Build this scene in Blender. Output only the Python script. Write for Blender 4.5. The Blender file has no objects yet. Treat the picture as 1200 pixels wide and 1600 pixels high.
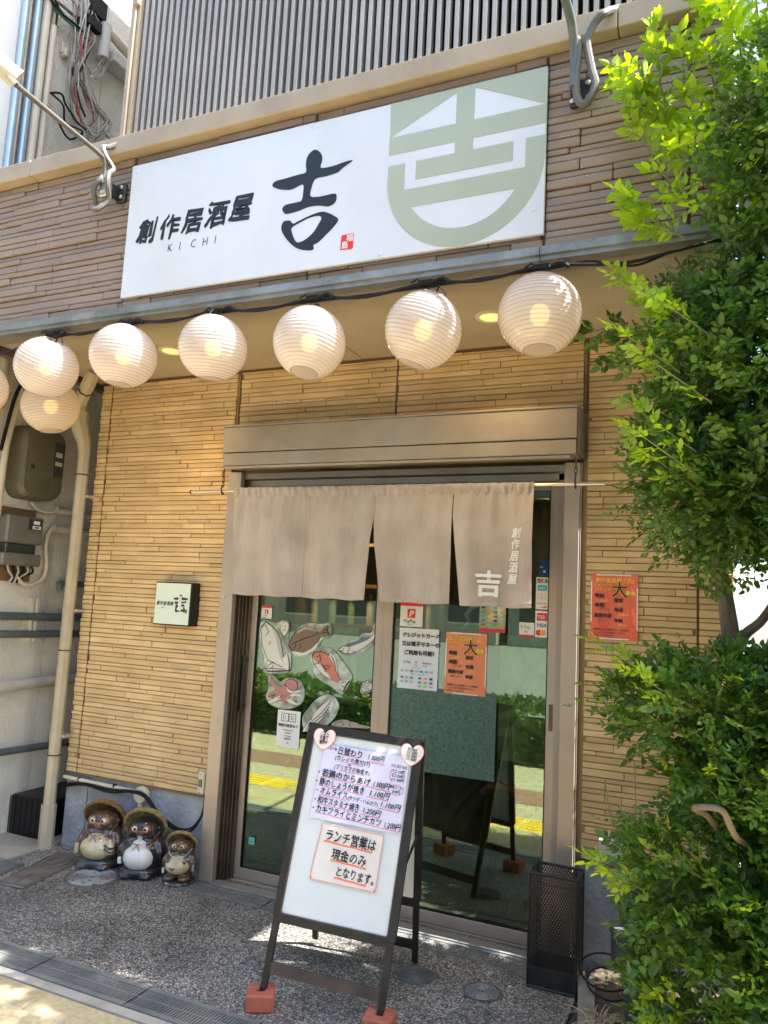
import bpy, bmesh, math, random
import numpy as np
from mathutils import Vector, Matrix, noise
R = math.radians
random.seed(7)
scene = bpy.context.scene
COL = scene.collection

# ------------------------------------------------------------------ camera, world, sun, exposure
cd = bpy.data.cameras.new("camera"); cam = bpy.data.objects.new("camera", cd); COL.objects.link(cam)
cam.matrix_world = Matrix(((0.9140464, 0.0035168, 0.4055943, 0.0), (0.4025200, -0.1310510, -0.9059820, -3.548),
                           (0.0499674, 0.9913694, -0.1212023, 1.5), (0, 0, 0, 1)))
cd.sensor_fit = 'VERTICAL'; cd.sensor_height = 36.0; cd.lens = 36.0 * 1185.46 / 1600.0
cd.clip_start = 0.05; cd.clip_end = 600
scene.camera = cam
SUN_EL, SUN_DIR = 55.0, Vector((0.572, 0.012, 0.819)).normalized()
w = bpy.data.worlds.new("World"); scene.world = w; w.use_nodes = True
nt = w.node_tree; nt.nodes.clear()
sky = nt.nodes.new('ShaderNodeTexSky'); sky.sky_type = 'NISHITA'; sky.sun_disc = False
sky.sun_elevation = R(SUN_EL); sky.sun_rotation = R(88.8); sky.air_density = 1.0; sky.dust_density = 1.7; sky.ozone_density = .85
bg = nt.nodes.new('ShaderNodeBackground'); bg.inputs['Strength'].default_value = 0.15
wo = nt.nodes.new('ShaderNodeOutputWorld')
nt.links.new(sky.outputs[0], bg.inputs[0]); nt.links.new(bg.outputs[0], wo.inputs[0])
sl = bpy.data.lights.new("sun", 'SUN'); sl.energy = 4.6; sl.angle = R(0.5); sl.color = (1.0, 0.97, 0.92)
so = bpy.data.objects.new("sun", sl); COL.objects.link(so); so.location = (3, 0, 8)
so.rotation_euler = SUN_DIR.to_track_quat('Z', 'Y').to_euler()
scene.view_settings.view_transform = 'Standard'; scene.view_settings.look = 'None'
scene.view_settings.gamma = 1.0; scene.view_settings.use_curve_mapping = False
scene.view_settings.exposure = 2.3
try:
    scene.cycles.max_bounces = 8; scene.cycles.diffuse_bounces = 5; scene.cycles.transparent_max_bounces = 16
    scene.cycles.sample_clamp_indirect = 6.0; scene.cycles.caustics_reflective = False; scene.cycles.caustics_refractive = False
except Exception:
    pass

# ------------------------------------------------------------------ helpers: objects
def wm(o):
    m = Matrix.Identity(4)
    chain = []
    while o is not None:
        chain.append(o); o = o.parent
    for c in reversed(chain):
        if c.parent is not None: m = m @ c.matrix_parent_inverse
        m = m @ c.matrix_basis
    return m

def setpar(o, p):
    if p is None: return
    o.parent = p; o.matrix_parent_inverse = wm(p).inverted()

def tag(o, label=None, cat=None, group=None, kind=None):
    if label: o['label'] = label
    if cat: o['category'] = cat
    if group: o['group'] = group
    if kind: o['kind'] = kind
    return o

def thing(name, loc, label, cat, group=None, rz=0.0):
    o = bpy.data.objects.new(name, None); COL.objects.link(o)
    o.empty_display_size = 0.1; o.location = loc; o.rotation_euler = (0, 0, rz)
    return tag(o, label, cat, group)

def link(name, me, parent=None, mat=None):
    o = bpy.data.objects.new(name, me); COL.objects.link(o)
    if mat is not None and not me.materials: me.materials.append(mat)
    setpar(o, parent)
    return o

class MB:
    def __init__(s): s.v = []; s.f = []; s.m = []; s.cur = 0
    def add(s, vs, fs):
        n = len(s.v); s.v += [tuple(v) for v in vs]
        for f in fs: s.f.append(tuple(i + n for i in f)); s.m.append(s.cur)
        return s
    def box(s, x0, x1, y0, y1, z0, z1):
        if x0 > x1: x0, x1 = x1, x0
        if y0 > y1: y0, y1 = y1, y0
        if z0 > z1: z0, z1 = z1, z0
        v = [(x0,y0,z0),(x1,y0,z0),(x1,y1,z0),(x0,y1,z0),(x0,y0,z1),(x1,y0,z1),(x1,y1,z1),(x0,y1,z1)]
        return s.add(v, [(0,3,2,1),(4,5,6,7),(0,1,5,4),(1,2,6,5),(2,3,7,6),(3,0,4,7)])
    def bbox(s, x0, x1, y0, y1, z0, z1, b=0.003):
        # box with its vertical and horizontal edges eased (chamfered box)
        cx, cy, cz = (x0+x1)/2, (y0+y1)/2, (z0+z1)/2; hx, hy, hz = abs(x1-x0)/2, abs(y1-y0)/2, abs(z1-z0)/2
        b = min(b, hx*.45, hy*.45, hz*.45); V = []; idx = {}
        for sx in (-1,1):
            for sy in (-1,1):
                for sz in (-1,1):
                    for a in range(3):
                        p = [hx-b if a != 0 else hx, hy-b if a != 1 else hy, hz-b if a != 2 else hz]
                        idx[(sx,sy,sz,a)] = len(V); V.append((cx+sx*p[0], cy+sy*p[1], cz+sz*p[2]))
        F = []
        I = lambda *k: idx[k]
        for q in (-1,1):
            F.append([I(q,-1,-1,0),I(q,1,-1,0),I(q,1,1,0),I(q,-1,1,0)][::q])
            F.append([I(-1,q,-1,1),I(-1,q,1,1),I(1,q,1,1),I(1,q,-1,1)][::q])
            F.append([I(-1,-1,q,2),I(1,-1,q,2),I(1,1,q,2),I(-1,1,q,2)][::q])
        for p in (-1,1):
            for q in (-1,1):
                F.append([I(p,q,-1,0),I(p,q,1,0),I(p,q,1,1),I(p,q,-1,1)][::-p*q])
                F.append([I(p,-1,q,0),I(p,1,q,0),I(p,1,q,2),I(p,-1,q,2)][::p*q])
                F.append([I(-1,p,q,1),I(1,p,q,1),I(1,p,q,2),I(-1,p,q,2)][::-p*q])
                for r in (-1,1):
                    F.append([I(p,q,r,0),I(p,q,r,1),I(p,q,r,2)][::p*q*r])
        return s.add(V, F)
    def quad(s, a, b, c, d): return s.add([a,b,c,d], [(0,1,2,3)])
    def tube(s, pts, r, seg=8, cap=True, rs=None):
        pts = [Vector(p) for p in pts]; n = len(pts); V = []; F = []
        up = None
        for i, p in enumerate(pts):
            t = (pts[min(i+1,n-1)] - pts[max(i-1,0)])
            t = t.normalized() if t.length > 1e-9 else Vector((0,0,1))
            if up is None:
                up = Vector((0,0,1)) if abs(t.z) < .9 else Vector((1,0,0))
            a = t.cross(up)
            if a.length < 1e-6: a = t.cross(Vector((1,0,0)))
            a.normalize(); b = a.cross(t).normalized(); up = b
            rr = rs[i] if rs else r
            for k in range(seg):
                an = 2*math.pi*k/seg
                V.append(p + a*math.cos(an)*rr + b*math.sin(an)*rr)
        for i in range(n-1):
            for k in range(seg):
                k2 = (k+1) % seg
                F.append((i*seg+k, i*seg+k2, (i+1)*seg+k2, (i+1)*seg+k))
        if cap:
            F.append(tuple(range(seg))[::-1]); F.append(tuple((n-1)*seg+k for k in range(seg)))
        return s.add(V, F)
    def lathe(s, prof, c=(0,0,0), seg=24, axis=None, cap=True):
        # prof: list of (radius, height) along axis
        ax = Vector(axis or (0,0,1)).normalized(); q = ax.to_track_quat('Z','Y') if axis else None
        V = []; F = []
        for r, h in prof:
            for k in range(seg):
                an = 2*math.pi*k/seg; p = Vector((r*math.cos(an), r*math.sin(an), h))
                if q: p = q @ p
                V.append(p + Vector(c))
        n = len(prof)
        for i in range(n-1):
            for k in range(seg):
                k2 = (k+1) % seg
                F.append((i*seg+k, i*seg+k2, (i+1)*seg+k2, (i+1)*seg+k))
        if cap:
            F.append(tuple(range(seg))[::-1]); F.append(tuple((n-1)*seg+k for k in range(seg)))
        return s.add(V, F)
    def ell(s, c, r, seg=20, rings=12, rot=None):
        V = []; F = []
        for i in range(rings+1):
            th = math.pi*i/rings
            for k in range(seg):
                ph = 2*math.pi*k/seg
                p = Vector((r[0]*math.sin(th)*math.cos(ph), r[1]*math.sin(th)*math.sin(ph), r[2]*math.cos(th)))
                if rot: p = rot @ p
                V.append(p + Vector(c))
        for i in range(rings):
            for k in range(seg):
                k2 = (k+1) % seg; F.append((i*seg+k, (i+1)*seg+k, (i+1)*seg+k2, i*seg+k2))
        return s.add(V, F)
    def mesh(s, name, mats, smooth=False):
        me = bpy.data.meshes.new(name); me.from_pydata(s.v, [], s.f)
        for m in (mats if isinstance(mats, (list, tuple)) else [mats]): me.materials.append(m)
        if any(s.m): me.polygons.foreach_set('material_index', s.m)
        if smooth:
            me.polygons.foreach_set('use_smooth', [True]*len(me.polygons))
        me.validate(); me.update()
        if smooth:
            try: me.set_sharp_from_angle(angle=R(42))
            except Exception: pass
        return me
    def build(s, name, mats, parent=None, smooth=False):
        return link(name, s.mesh(name, mats, smooth), parent)

def smoothpath(pts, n=6, closed=False):
    P = [Vector(p) for p in pts]; out = []
    N = len(P)
    for i in range(N if closed else N-1):
        if closed: a, b, c, d = P[(i-1) % N], P[i], P[(i+1) % N], P[(i+2) % N]
        else: a, b, c, d = P[max(i-1,0)], P[i], P[i+1], P[min(i+2,N-1)]
        for k in range(n):
            t = k/n
            out.append(.5*((2*b)+(c-a)*t+(2*a-5*b+4*c-d)*t*t+(3*b-a-3*c+d)*t**3))
    if not closed: out.append(P[-1])
    return out

# ------------------------------------------------------------------ helpers: materials
def newmat(name):
    m = bpy.data.materials.new(name); m.use_nodes = True
    n = m.node_tree; n.nodes.clear()
    out = n.nodes.new('ShaderNodeOutputMaterial'); p = n.nodes.new('ShaderNodeBsdfPrincipled')
    n.links.new(p.outputs[0], out.inputs[0]); return m, n, p, out

def mat(name, col, rough=.6, col2=None, scale=8.0, detail=6.0, bump=0.0, bscale=60.0, metal=0.0, spec=.5, coat=0.0,
        lo=.35, hi=.65, stretch=None, rnd=0.0, dirt=None, dscale=2.5, damt=.5, bdist=.003):
    m, n, p, out = newmat(name)
    p.inputs['Roughness'].default_value = rough; p.inputs['Metallic'].default_value = metal
    p.inputs['Specular IOR Level'].default_value = spec; p.inputs['Coat Weight'].default_value = coat
    p.inputs['Coat Roughness'].default_value = .12
    geo = n.nodes.new('ShaderNodeNewGeometry'); vec = geo.outputs['Position']
    if stretch:
        mp = n.nodes.new('ShaderNodeMapping'); mp.inputs['Scale'].default_value = stretch
        n.links.new(vec, mp.inputs[0]); vec = mp.outputs[0]
    colsock = None
    base = n.nodes.new('ShaderNodeRGB'); base.outputs[0].default_value = (*col, 1); colsock = base.outputs[0]
    if col2:
        t = n.nodes.new('ShaderNodeTexNoise'); t.inputs['Scale'].default_value = scale; t.inputs['Detail'].default_value = detail
        n.links.new(vec, t.inputs['Vector'])
        mr = n.nodes.new('ShaderNodeMapRange'); mr.inputs[1].default_value = lo; mr.inputs[2].default_value = hi
        n.links.new(t.outputs['Fac'], mr.inputs[0])
        mx = n.nodes.new('ShaderNodeMix'); mx.data_type = 'RGBA'
        n.links.new(mr.outputs[0], mx.inputs[0]); n.links.new(colsock, mx.inputs[6]); mx.inputs[7].default_value = (*col2, 1)
        colsock = mx.outputs[2]
    if dirt:
        t = n.nodes.new('ShaderNodeTexNoise'); t.inputs['Scale'].default_value = dscale; t.inputs['Detail'].default_value = 9
        t.inputs['Roughness'].default_value = .65
        n.links.new(geo.outputs['Position'], t.inputs['Vector'])
        mr = n.nodes.new('ShaderNodeMapRange'); mr.inputs[1].default_value = .48; mr.inputs[2].default_value = .72
        mr.inputs[4].default_value = damt
        n.links.new(t.outputs['Fac'], mr.inputs[0])
        mx = n.nodes.new('ShaderNodeMix'); mx.data_type = 'RGBA'
        n.links.new(mr.outputs[0], mx.inputs[0]); n.links.new(colsock, mx.inputs[6]); mx.inputs[7].default_value = (*dirt, 1)
        colsock = mx.outputs[2]
    if rnd:
        oi = n.nodes.new('ShaderNodeObjectInfo'); ad = n.nodes.new('ShaderNodeMath'); ad.operation = 'ADD'
        n.links.new(oi.outputs['Random'], ad.inputs[0]); n.links.new(geo.outputs['Random Per Island'], ad.inputs[1])
        fr = n.nodes.new('ShaderNodeMath'); fr.operation = 'FRACT'; n.links.new(ad.outputs[0], fr.inputs[0])
        mr = n.nodes.new('ShaderNodeMapRange'); mr.inputs[3].default_value = 1-rnd; mr.inputs[4].default_value = 1+rnd*.6
        n.links.new(fr.outputs[0], mr.inputs[0])
        hs = n.nodes.new('ShaderNodeHueSaturation'); n.links.new(mr.outputs[0], hs.inputs['Value']); n.links.new(colsock, hs.inputs['Color'])
        colsock = hs.outputs[0]
    n.links.new(colsock, p.inputs['Base Color'])
    if bump:
        t = n.nodes.new('ShaderNodeTexNoise'); t.inputs['Scale'].default_value = bscale; t.inputs['Detail'].default_value = 5
        n.links.new(vec, t.inputs['Vector'])
        b = n.nodes.new('ShaderNodeBump'); b.inputs['Strength'].default_value = bump; b.inputs['Distance'].default_value = bdist
        n.links.new(t.outputs['Fac'], b.inputs['Height']); n.links.new(b.outputs[0], p.inputs['Normal'])
    return m

def emit(name, col, s, base=(.8,.8,.8)):
    m, n, p, out = newmat(name); p.inputs['Base Color'].default_value = (*base, 1)
    p.inputs['Emission Color'].default_value = (*col, 1); p.inputs['Emission Strength'].default_value = s
    return m

M = {}
M['siding'] = mat('tan siding', (.70,.505,.265), .72, (.58,.405,.20), 14, 6, .5, 190, rnd=.15, stretch=(.35,1,1), dirt=(.36,.24,.12), dscale=1.1, damt=.45)
M['siding_back'] = mat('tan siding joints', (.40,.27,.135), .8, (.31,.21,.10), 6, 5, .5, 150)
M['seam'] = mat('brown joint trim', (.11,.055,.028), .6)
M['brown'] = mat('brown wall tile', (.33,.247,.197), .7, (.275,.203,.16), 10, 7, .6, 170, rnd=.07, stretch=(.3,1,1), dirt=(.2,.125,.09), dscale=2, damt=.4)
M['brown_back'] = mat('brown tile joints', (.13,.075,.052), .8, (.09,.05,.035), 8, 4, .4, 150)
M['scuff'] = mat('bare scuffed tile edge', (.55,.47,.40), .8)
M['alu'] = mat('taupe aluminium', (.35,.31,.255), .42, (.31,.27,.22), 3, 8, .08, 60, metal=.25, dirt=(.2,.15,.1), dscale=3, damt=.35)
M['alu_pink'] = mat('pale bronze aluminium', (.47,.385,.31), .40, (.42,.34,.27), 3, 6, .05, 60, metal=.3, dirt=(.25,.18,.12), dscale=4, damt=.3)
M['alu_dark'] = mat('dark bronze track', (.10,.075,.05), .4, (.17,.13,.09), 5, 4, metal=.4)
M['beigecap'] = mat('beige painted ledge', (.43,.335,.225), .5, (.38,.29,.19), 4, 8, .1, 90, dirt=(.22,.16,.10), dscale=5, damt=.45)
M['soffit'] = mat('beige stippled soffit', (.43,.365,.265), .85, (.395,.33,.235), 5, 6, .6, 260)
M['zinc'] = mat('weathered grey metal lip', (.34,.35,.34), .42, (.24,.23,.21), 6, 9, .1, 50, metal=.5, dirt=(.14,.11,.08), dscale=7, damt=.6)
M['found'] = mat('grey blue foundation render', (.38,.40,.43), .85, (.29,.31,.345), 9, 7, .9, 38, bdist=.012, dirt=(.16,.15,.14), dscale=5, damt=.45)
M['slat'] = mat('pale grey slats', (.42,.385,.335), .5, (.345,.315,.275), 3, 5, metal=.15)
M['dark'] = mat('dark recess', (.008,.0075,.007), .9, spec=.1)
M['black'] = mat('black painted metal', (.010,.0095,.009), .42, (.022,.020,.018), 12, 8, .15, 120, dirt=(.05,.042,.034), dscale=12, damt=.25)
M['blackplastic'] = mat('black plastic', (.010,.010,.011), .4, spec=.3)
M['cable'] = mat('black rubber cable', (.010,.009,.008), .55, spec=.25)
M['cream'] = mat('cream pvc', (.50,.435,.315), .42, (.42,.36,.25), 3, 7, .05, 40, dirt=(.25,.2,.14), dscale=6, damt=.35)
M['creamlight'] = mat('pale cream plastic', (.62,.56,.44), .45, (.54,.48,.37), 6, 5)
M['signwhite'] = mat('white sign sheet', (.69,.705,.735), .32, (.64,.655,.69), 1.2, 3, .02, 5, dirt=(.50,.50,.49), dscale=2.3, damt=.28)
M['sage'] = mat('sage green print', (.40,.44,.33), .34, (.37,.40,.30), 2, 3)
M['ink'] = mat('black ink', (.012,.013,.013), .45)
M['inkgrey'] = mat('grey ink', (.16,.16,.16), .6)
M['red'] = mat('red print', (.70,.03,.03), .45)
M['coral'] = mat('red orange marker', (.85,.16,.08), .6)
M['redthin'] = mat('red pen', (.75,.05,.07), .6)
M['wprint'] = mat('white print', (.80,.80,.78), .5)
M['paper'] = mat('white paper', (.78,.78,.76), .6, (.73,.73,.71), 6, 4, .15, 12)
M['lilac'] = mat('pale lilac menu paper', (.66,.64,.85), .55, (.62,.60,.80), 4, 3, .2, 9, coat=.1)
M['worn'] = mat('creased laminated paper', (.74,.71,.69), .35, (.66,.63,.61), 8, 6, .3, 16, coat=.5)
M['heart'] = mat('heart shaped card', (.80,.75,.72), .5, (.74,.68,.66), 9, 4)
M['boardwhite'] = mat('marker board sheet', (.68,.73,.76), .22, (.62,.67,.71), 3, 5, .1, 7, coat=.6, dirt=(.78,.82,.80), dscale=6, damt=.5)
M['orange'] = mat('orange poster', (.80,.20,.07), .4, (.86,.27,.10), 9, 4, coat=.3)
M['orange2'] = mat('crinkled orange poster', (.74,.115,.055), .35, (.80,.16,.075), 9, 4, .5, 30, coat=.5)
M['yellowink'] = mat('yellow ink', (.80,.62,.10), .5)
M['stone_red'] = mat('red brick', (.42,.115,.065), .8, (.34,.085,.05), 18, 6, .6, 120, dirt=(.5,.25,.18), dscale=14, damt=.4)
M['cloth'] = None
def N(n, t, **k):
    x = n.nodes.new(t)
    for a, b in k.items(): setattr(x, a, b)
    return x

def mk_cloth():
    m, n, p, out = newmat('taupe cotton cloth')
    p.inputs['Roughness'].default_value = .95; p.inputs['Sheen Weight'].default_value = .25; p.inputs['Specular IOR Level'].default_value = .15
    g = N(n,'ShaderNodeNewGeometry'); mp = N(n,'ShaderNodeMapping'); mp.inputs['Scale'].default_value = (1,1,.08)
    n.links.new(g.outputs['Position'], mp.inputs[0])
    t = N(n,'ShaderNodeTexNoise'); t.inputs['Scale'].default_value = 160; t.inputs['Detail'].default_value = 4
    n.links.new(mp.outputs[0], t.inputs['Vector'])
    t2 = N(n,'ShaderNodeTexNoise'); t2.inputs['Scale'].default_value = 5; t2.inputs['Detail'].default_value = 8
    n.links.new(g.outputs['Position'], t2.inputs['Vector'])
    ad = N(n,'ShaderNodeMath',operation='MULTIPLY_ADD'); ad.inputs[1].default_value = .45
    n.links.new(t.outputs['Fac'], ad.inputs[0]); n.links.new(t2.outputs['Fac'], ad.inputs[2])
    cr = N(n,'ShaderNodeValToRGB'); cr.color_ramp.elements[0].position = .45; cr.color_ramp.elements[1].position = .95
    cr.color_ramp.elements[0].color = (.39,.33,.285,1); cr.color_ramp.elements[1].color = (.56,.485,.425,1)
    n.links.new(ad.outputs[0], cr.inputs[0]); n.links.new(cr.outputs[0], p.inputs['Base Color'])
    b = N(n,'ShaderNodeBump'); b.inputs['Strength'].default_value = .5; b.inputs['Distance'].default_value = .003
    n.links.new(ad.outputs[0], b.inputs['Height']); n.links.new(b.outputs[0], p.inputs['Normal'])
    tr = N(n,'ShaderNodeBsdfTranslucent'); n.links.new(cr.outputs[0], tr.inputs[0])
    mx = N(n,'ShaderNodeMixShader'); mx.inputs[0].default_value = .15
    n.links.new(p.outputs[0], mx.inputs[1]); n.links.new(tr.outputs[0], mx.inputs[2]); n.links.new(mx.outputs[0], out.inputs[0])
    return m
M['cloth'] = mk_cloth()

def mk_glass(name, tint, refl):
    m, n, p, out = newmat(name); n.nodes.remove(p)
    tr = N(n,'ShaderNodeBsdfTransparent'); tr.inputs[0].default_value = (*tint, 1)
    gl = N(n,'ShaderNodeBsdfGlossy'); gl.inputs['Roughness'].default_value = .012; gl.inputs[0].default_value = (.80,.96,.72,1)
    lw = N(n,'ShaderNodeFresnel'); lw.inputs['IOR'].default_value = 1.5
    ad = N(n,'ShaderNodeMath',operation='ADD'); ad.inputs[1].default_value = refl; ad.use_clamp = True
    n.links.new(lw.outputs[0], ad.inputs[0])
    mx = N(n,'ShaderNodeMixShader'); n.links.new(ad.outputs[0], mx.inputs[0])
    n.links.new(tr.outputs[0], mx.inputs[1]); n.links.new(gl.outputs[0], mx.inputs[2]); n.links.new(mx.outputs[0], out.inputs[0])
    return m
M['glass'] = mk_glass('door glass', (.70,.78,.70), .12)
M['clearfilm'] = mk_glass('clear film', (.80,.82,.78), .02)

def mk_film(name, col, alpha, scale=90, rough=.5):
    m, n, p, out = newmat(name)
    g = N(n,'ShaderNodeNewGeometry')
    t = N(n,'ShaderNodeTexNoise'); t.inputs['Scale'].default_value = scale; t.inputs['Detail'].default_value = 3; t.inputs['Distortion'].default_value = 2.5
    n.links.new(g.outputs['Position'], t.inputs['Vector'])
    cr = N(n,'ShaderNodeValToRGB'); cr.color_ramp.elements[0].position = .40; cr.color_ramp.elements[1].position = .66
    cr.color_ramp.elements[0].color = (*[c*.55 for c in col],1); cr.color_ramp.elements[1].color = (*[min(1,c*1.5) for c in col],1)
    n.links.new(t.outputs['Fac'], cr.inputs[0]); n.links.new(cr.outputs[0], p.inputs['Base Color'])
    p.inputs['Roughness'].default_value = rough; p.inputs['Alpha'].default_value = alpha
    return m
M['film'] = mk_film('frosted green washi film', (.095,.17,.125), .86, 75)
M['filmpale'] = mk_film('pale green sheet', (.58,.66,.43), .95, 4)
M['clear'] = mk_film('clear laminate', (.62,.66,.57), .5, 6, .3)

def mk_lantern():
    m, n, p, out = newmat('white lantern vinyl'); 
    p.inputs['Base Color'].default_value = (.68,.64,.62,1); p.inputs['Roughness'].default_value = .30
    p.inputs['Coat Weight'].default_value = .8; p.inputs['Coat Roughness'].default_value = .08
    g = N(n,'ShaderNodeNewGeometry')
    t = N(n,'ShaderNodeTexNoise'); t.inputs['Scale'].default_value = 28; t.inputs['Detail'].default_value = 4
    mp = N(n,'ShaderNodeMapping'); mp.inputs['Scale'].default_value = (1,1,.6); n.links.new(g.outputs['Position'], mp.inputs[0])
    n.links.new(mp.outputs[0], t.inputs['Vector'])
    b = N(n,'ShaderNodeBump'); b.inputs['Strength'].default_value = .45; b.inputs['Distance'].default_value = .01
    n.links.new(t.outputs['Fac'], b.inputs['Height']); n.links.new(b.outputs[0], p.inputs['Normal']); n.links.new(b.outputs[0], p.inputs['Coat Normal'])
    tl = N(n,'ShaderNodeBsdfTranslucent'); tl.inputs[0].default_value = (.70,.64,.60,1)
    tp = N(n,'ShaderNodeBsdfTransparent'); tp.inputs[0].default_value = (1,.97,.9,1)
    m1 = N(n,'ShaderNodeMixShader'); m1.inputs[0].default_value = .45
    n.links.new(p.outputs[0], m1.inputs[1]); n.links.new(tl.outputs[0], m1.inputs[2])
    m2 = N(n,'ShaderNodeMixShader'); m2.inputs[0].default_value = .07
    n.links.new(m1.outputs[0], m2.inputs[1]); n.links.new(tp.outputs[0], m2.inputs[2]); n.links.new(m2.outputs[0], out.inputs[0])
    return m
M['lantern'] = mk_lantern()
M['rib'] = mat('lantern hoop', (.33,.29,.26), .7)
M['bulb'] = emit('warm bulb', (1.0,.58,.14), 1.6)
M['downglow'] = emit('yellow downlight', (1.0,.55,.06), .24)

def mk_aggregate():
    m, n, p, out = newmat('exposed aggregate paving')
    g = N(n,'ShaderNodeNewGeometry')
    v = N(n,'ShaderNodeTexVoronoi'); v.inputs['Scale'].default_value = 135
    n.links.new(g.outputs['Position'], v.inputs['Vector'])
    sep = N(n,'ShaderNodeSeparateColor'); n.links.new(v.outputs['Color'], sep.inputs[0])
    cr = N(n,'ShaderNodeValToRGB'); e = cr.color_ramp.elements
    e[0].position = 0; e[0].color = (.09,.085,.08,1); e[1].position = 1; e[1].color = (.66,.63,.57,1)
    for pos, c in ((.3,(.21,.20,.18,1)),(.6,(.36,.34,.30,1)),(.85,(.52,.48,.42,1))):
        k = e.new(pos); k.color = c
    n.links.new(sep.outputs[0], cr.inputs[0])
    mr = N(n,'ShaderNodeMapRange'); mr.inputs[1].default_value = .25; mr.inputs[2].default_value = .62; mr.inputs[3].default_value = 1; mr.inputs[4].default_value = .38
    n.links.new(v.outputs['Distance'], mr.inputs[0])
    mul = N(n,'ShaderNodeMix',data_type='RGBA',blend_type='MULTIPLY'); mul.inputs[0].default_value = 1
    n.links.new(cr.outputs[0], mul.inputs[6]); n.links.new(mr.outputs[0], mul.inputs[7])
    # worn dark polish and stains with shapes of their own
    t = N(n,'ShaderNodeTexNoise'); t.inputs['Scale'].default_value = 1.5; t.inputs['Detail'].default_value = 9; t.inputs['Roughness'].default_value = .6
    n.links.new(g.outputs['Position'], t.inputs['Vector'])
    m2 = N(n,'ShaderNodeMapRange'); m2.inputs[1].default_value = .42; m2.inputs[2].default_value = .62; m2.inputs[3].default_value = 1.15; m2.inputs[4].default_value = .52
    n.links.new(t.outputs['Fac'], m2.inputs[0])
    mu2 = N(n,'ShaderNodeMix',data_type='RGBA',blend_type='MULTIPLY'); mu2.inputs[0].default_value = 1
    n.links.new(mul.outputs[2], mu2.inputs[6]); n.links.new(m2.outputs[0], mu2.inputs[7])
    n.links.new(mu2.outputs[2], p.inputs['Base Color']); p.inputs['Roughness'].default_value = .62
    b = N(n,'ShaderNodeBump'); b.inputs['Strength'].default_value = .7; b.inputs['Distance'].default_value = .006; b.invert = True
    n.links.new(v.outputs['Distance'], b.inputs['Height']); n.links.new(b.outputs[0], p.inputs['Normal'])
    return m
M['aggregate'] = mk_aggregate()
M['concrete'] = mat('weathered concrete', (.42,.39,.33), .85, (.33,.30,.25), 7, 9, .5, 70, dirt=(.16,.14,.11), dscale=5, damt=.55)
M['paver'] = mat('sandy beige paver', (.50,.41,.235), .85, (.40,.32,.18), 40, 8, .5, 160, rnd=.1, dirt=(.34,.28,.18), dscale=6, damt=.45)
M['curbstone'] = mat('mossy concrete kerb', (.30,.27,.22), .9, (.20,.19,.15), 9, 9, .8, 60, dirt=(.08,.10,.05), dscale=6, damt=.6)
M['iron'] = mat('cast iron', (.09,.088,.08), .6, (.15,.145,.13), 14, 8, .4, 110, metal=.15, dirt=(.2,.18,.145), dscale=7, damt=.6)
M['ironlight'] = mat('worn steel lid', (.30,.30,.285), .6, (.22,.215,.20), 10, 8, .3, 80, dirt=(.38,.35,.31), dscale=6, damt=.5)
M['grate'] = mat('galvanised drain grate', (.13,.145,.15), .55, (.21,.22,.21), 6, 8, .2, 70, metal=.2, dirt=(.36,.33,.25), dscale=5, damt=.5)
M['rust'] = mat('rusty brown lid', (.12,.095,.075), .75, (.17,.145,.12), 10, 8, .4, 90, dirt=(.10,.085,.07), dscale=7)
M['asphalt'] = mat('pale worn asphalt', (.14,.14,.128), .9, (.18,.178,.16), 30, 6, .5, 250)
M['redpave'] = mat('red brown paving', (.30,.17,.12), .85, (.24,.13,.09), 20, 5, .3, 90)
M['tactile'] = mat('yellow tactile paving', (.80,.56,.05), .7, (.68,.46,.04), 12, 5)
M['render'] = mat('cream stucco', (.76,.72,.63), .9, (.66,.62,.53), 3, 8, 1.0, 75, bdist=.012, dirt=(.33,.29,.22), dscale=1.6, damt=.5)
M['bluewall'] = mat('pale blue stucco', (.58,.63,.68), .9, (.52,.57,.62), 4, 5, .7, 90, bdist=.01)
M['stainwall'] = mat('stained cream render', (.55,.50,.40), .9, (.42,.37,.28), 2.2, 8, .5, 70)
M['pipeblue'] = mat('shiny steel pipe', (.36,.46,.54), .3, (.30,.40,.47), 5, 3, metal=.45)
M['conduitgrey'] = mat('weathered grey conduit', (.13,.12,.105), .5, (.10,.092,.08), 9, 6)
M['pipegrey'] = mat('grey painted pipe', (.52,.49,.44), .5, (.45,.42,.37), 6, 6, dirt=(.3,.26,.2), dscale=7)
M['pipedark'] = mat('dark slate pipe', (.085,.10,.105), .45, (.13,.145,.15), 8, 6)
M['olive'] = mat('olive metal cabinet', (.085,.078,.045), .5, (.11,.10,.065), 5, 7, .1, 60, dirt=(.2,.17,.1), dscale=9, damt=.35)
M['meter'] = mat('grey meter casing', (.17,.165,.15), .35, (.13,.125,.11), 9, 5)
M['smoked'] = mat('smoked clear cover', (.05,.05,.048), .15)
M['steel'] = mat('steel rod', (.62,.57,.50), .28, metal=.9)
M['bark'] = mat('grey brown bark', (.20,.155,.105), .9, (.12,.09,.06), 25, 8, .8, 60, bdist=.01, stretch=(1,1,.4))
M['twig'] = mat('green brown twig', (.19,.18,.07), .8)
M['soil'] = mat('dark soil', (.055,.04,.028), .95, (.10,.075,.05), 20, 8, 1, 60, bdist=.02)
M['straw'] = mat('dry straw blade', (.50,.42,.26), .8, (.40,.32,.18), 20, 4)
M['pot'] = mat('black plastic pot', (.03,.032,.034), .45, (.06,.06,.06), 9, 5)
M['wood'] = mat('brown wood', (.22,.12,.06), .6, (.15,.08,.04), 6, 6, stretch=(1,1,.2))
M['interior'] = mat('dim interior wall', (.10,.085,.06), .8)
M['intfloor'] = mat('interior floor', (.05,.06,.045), .4)

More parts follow.
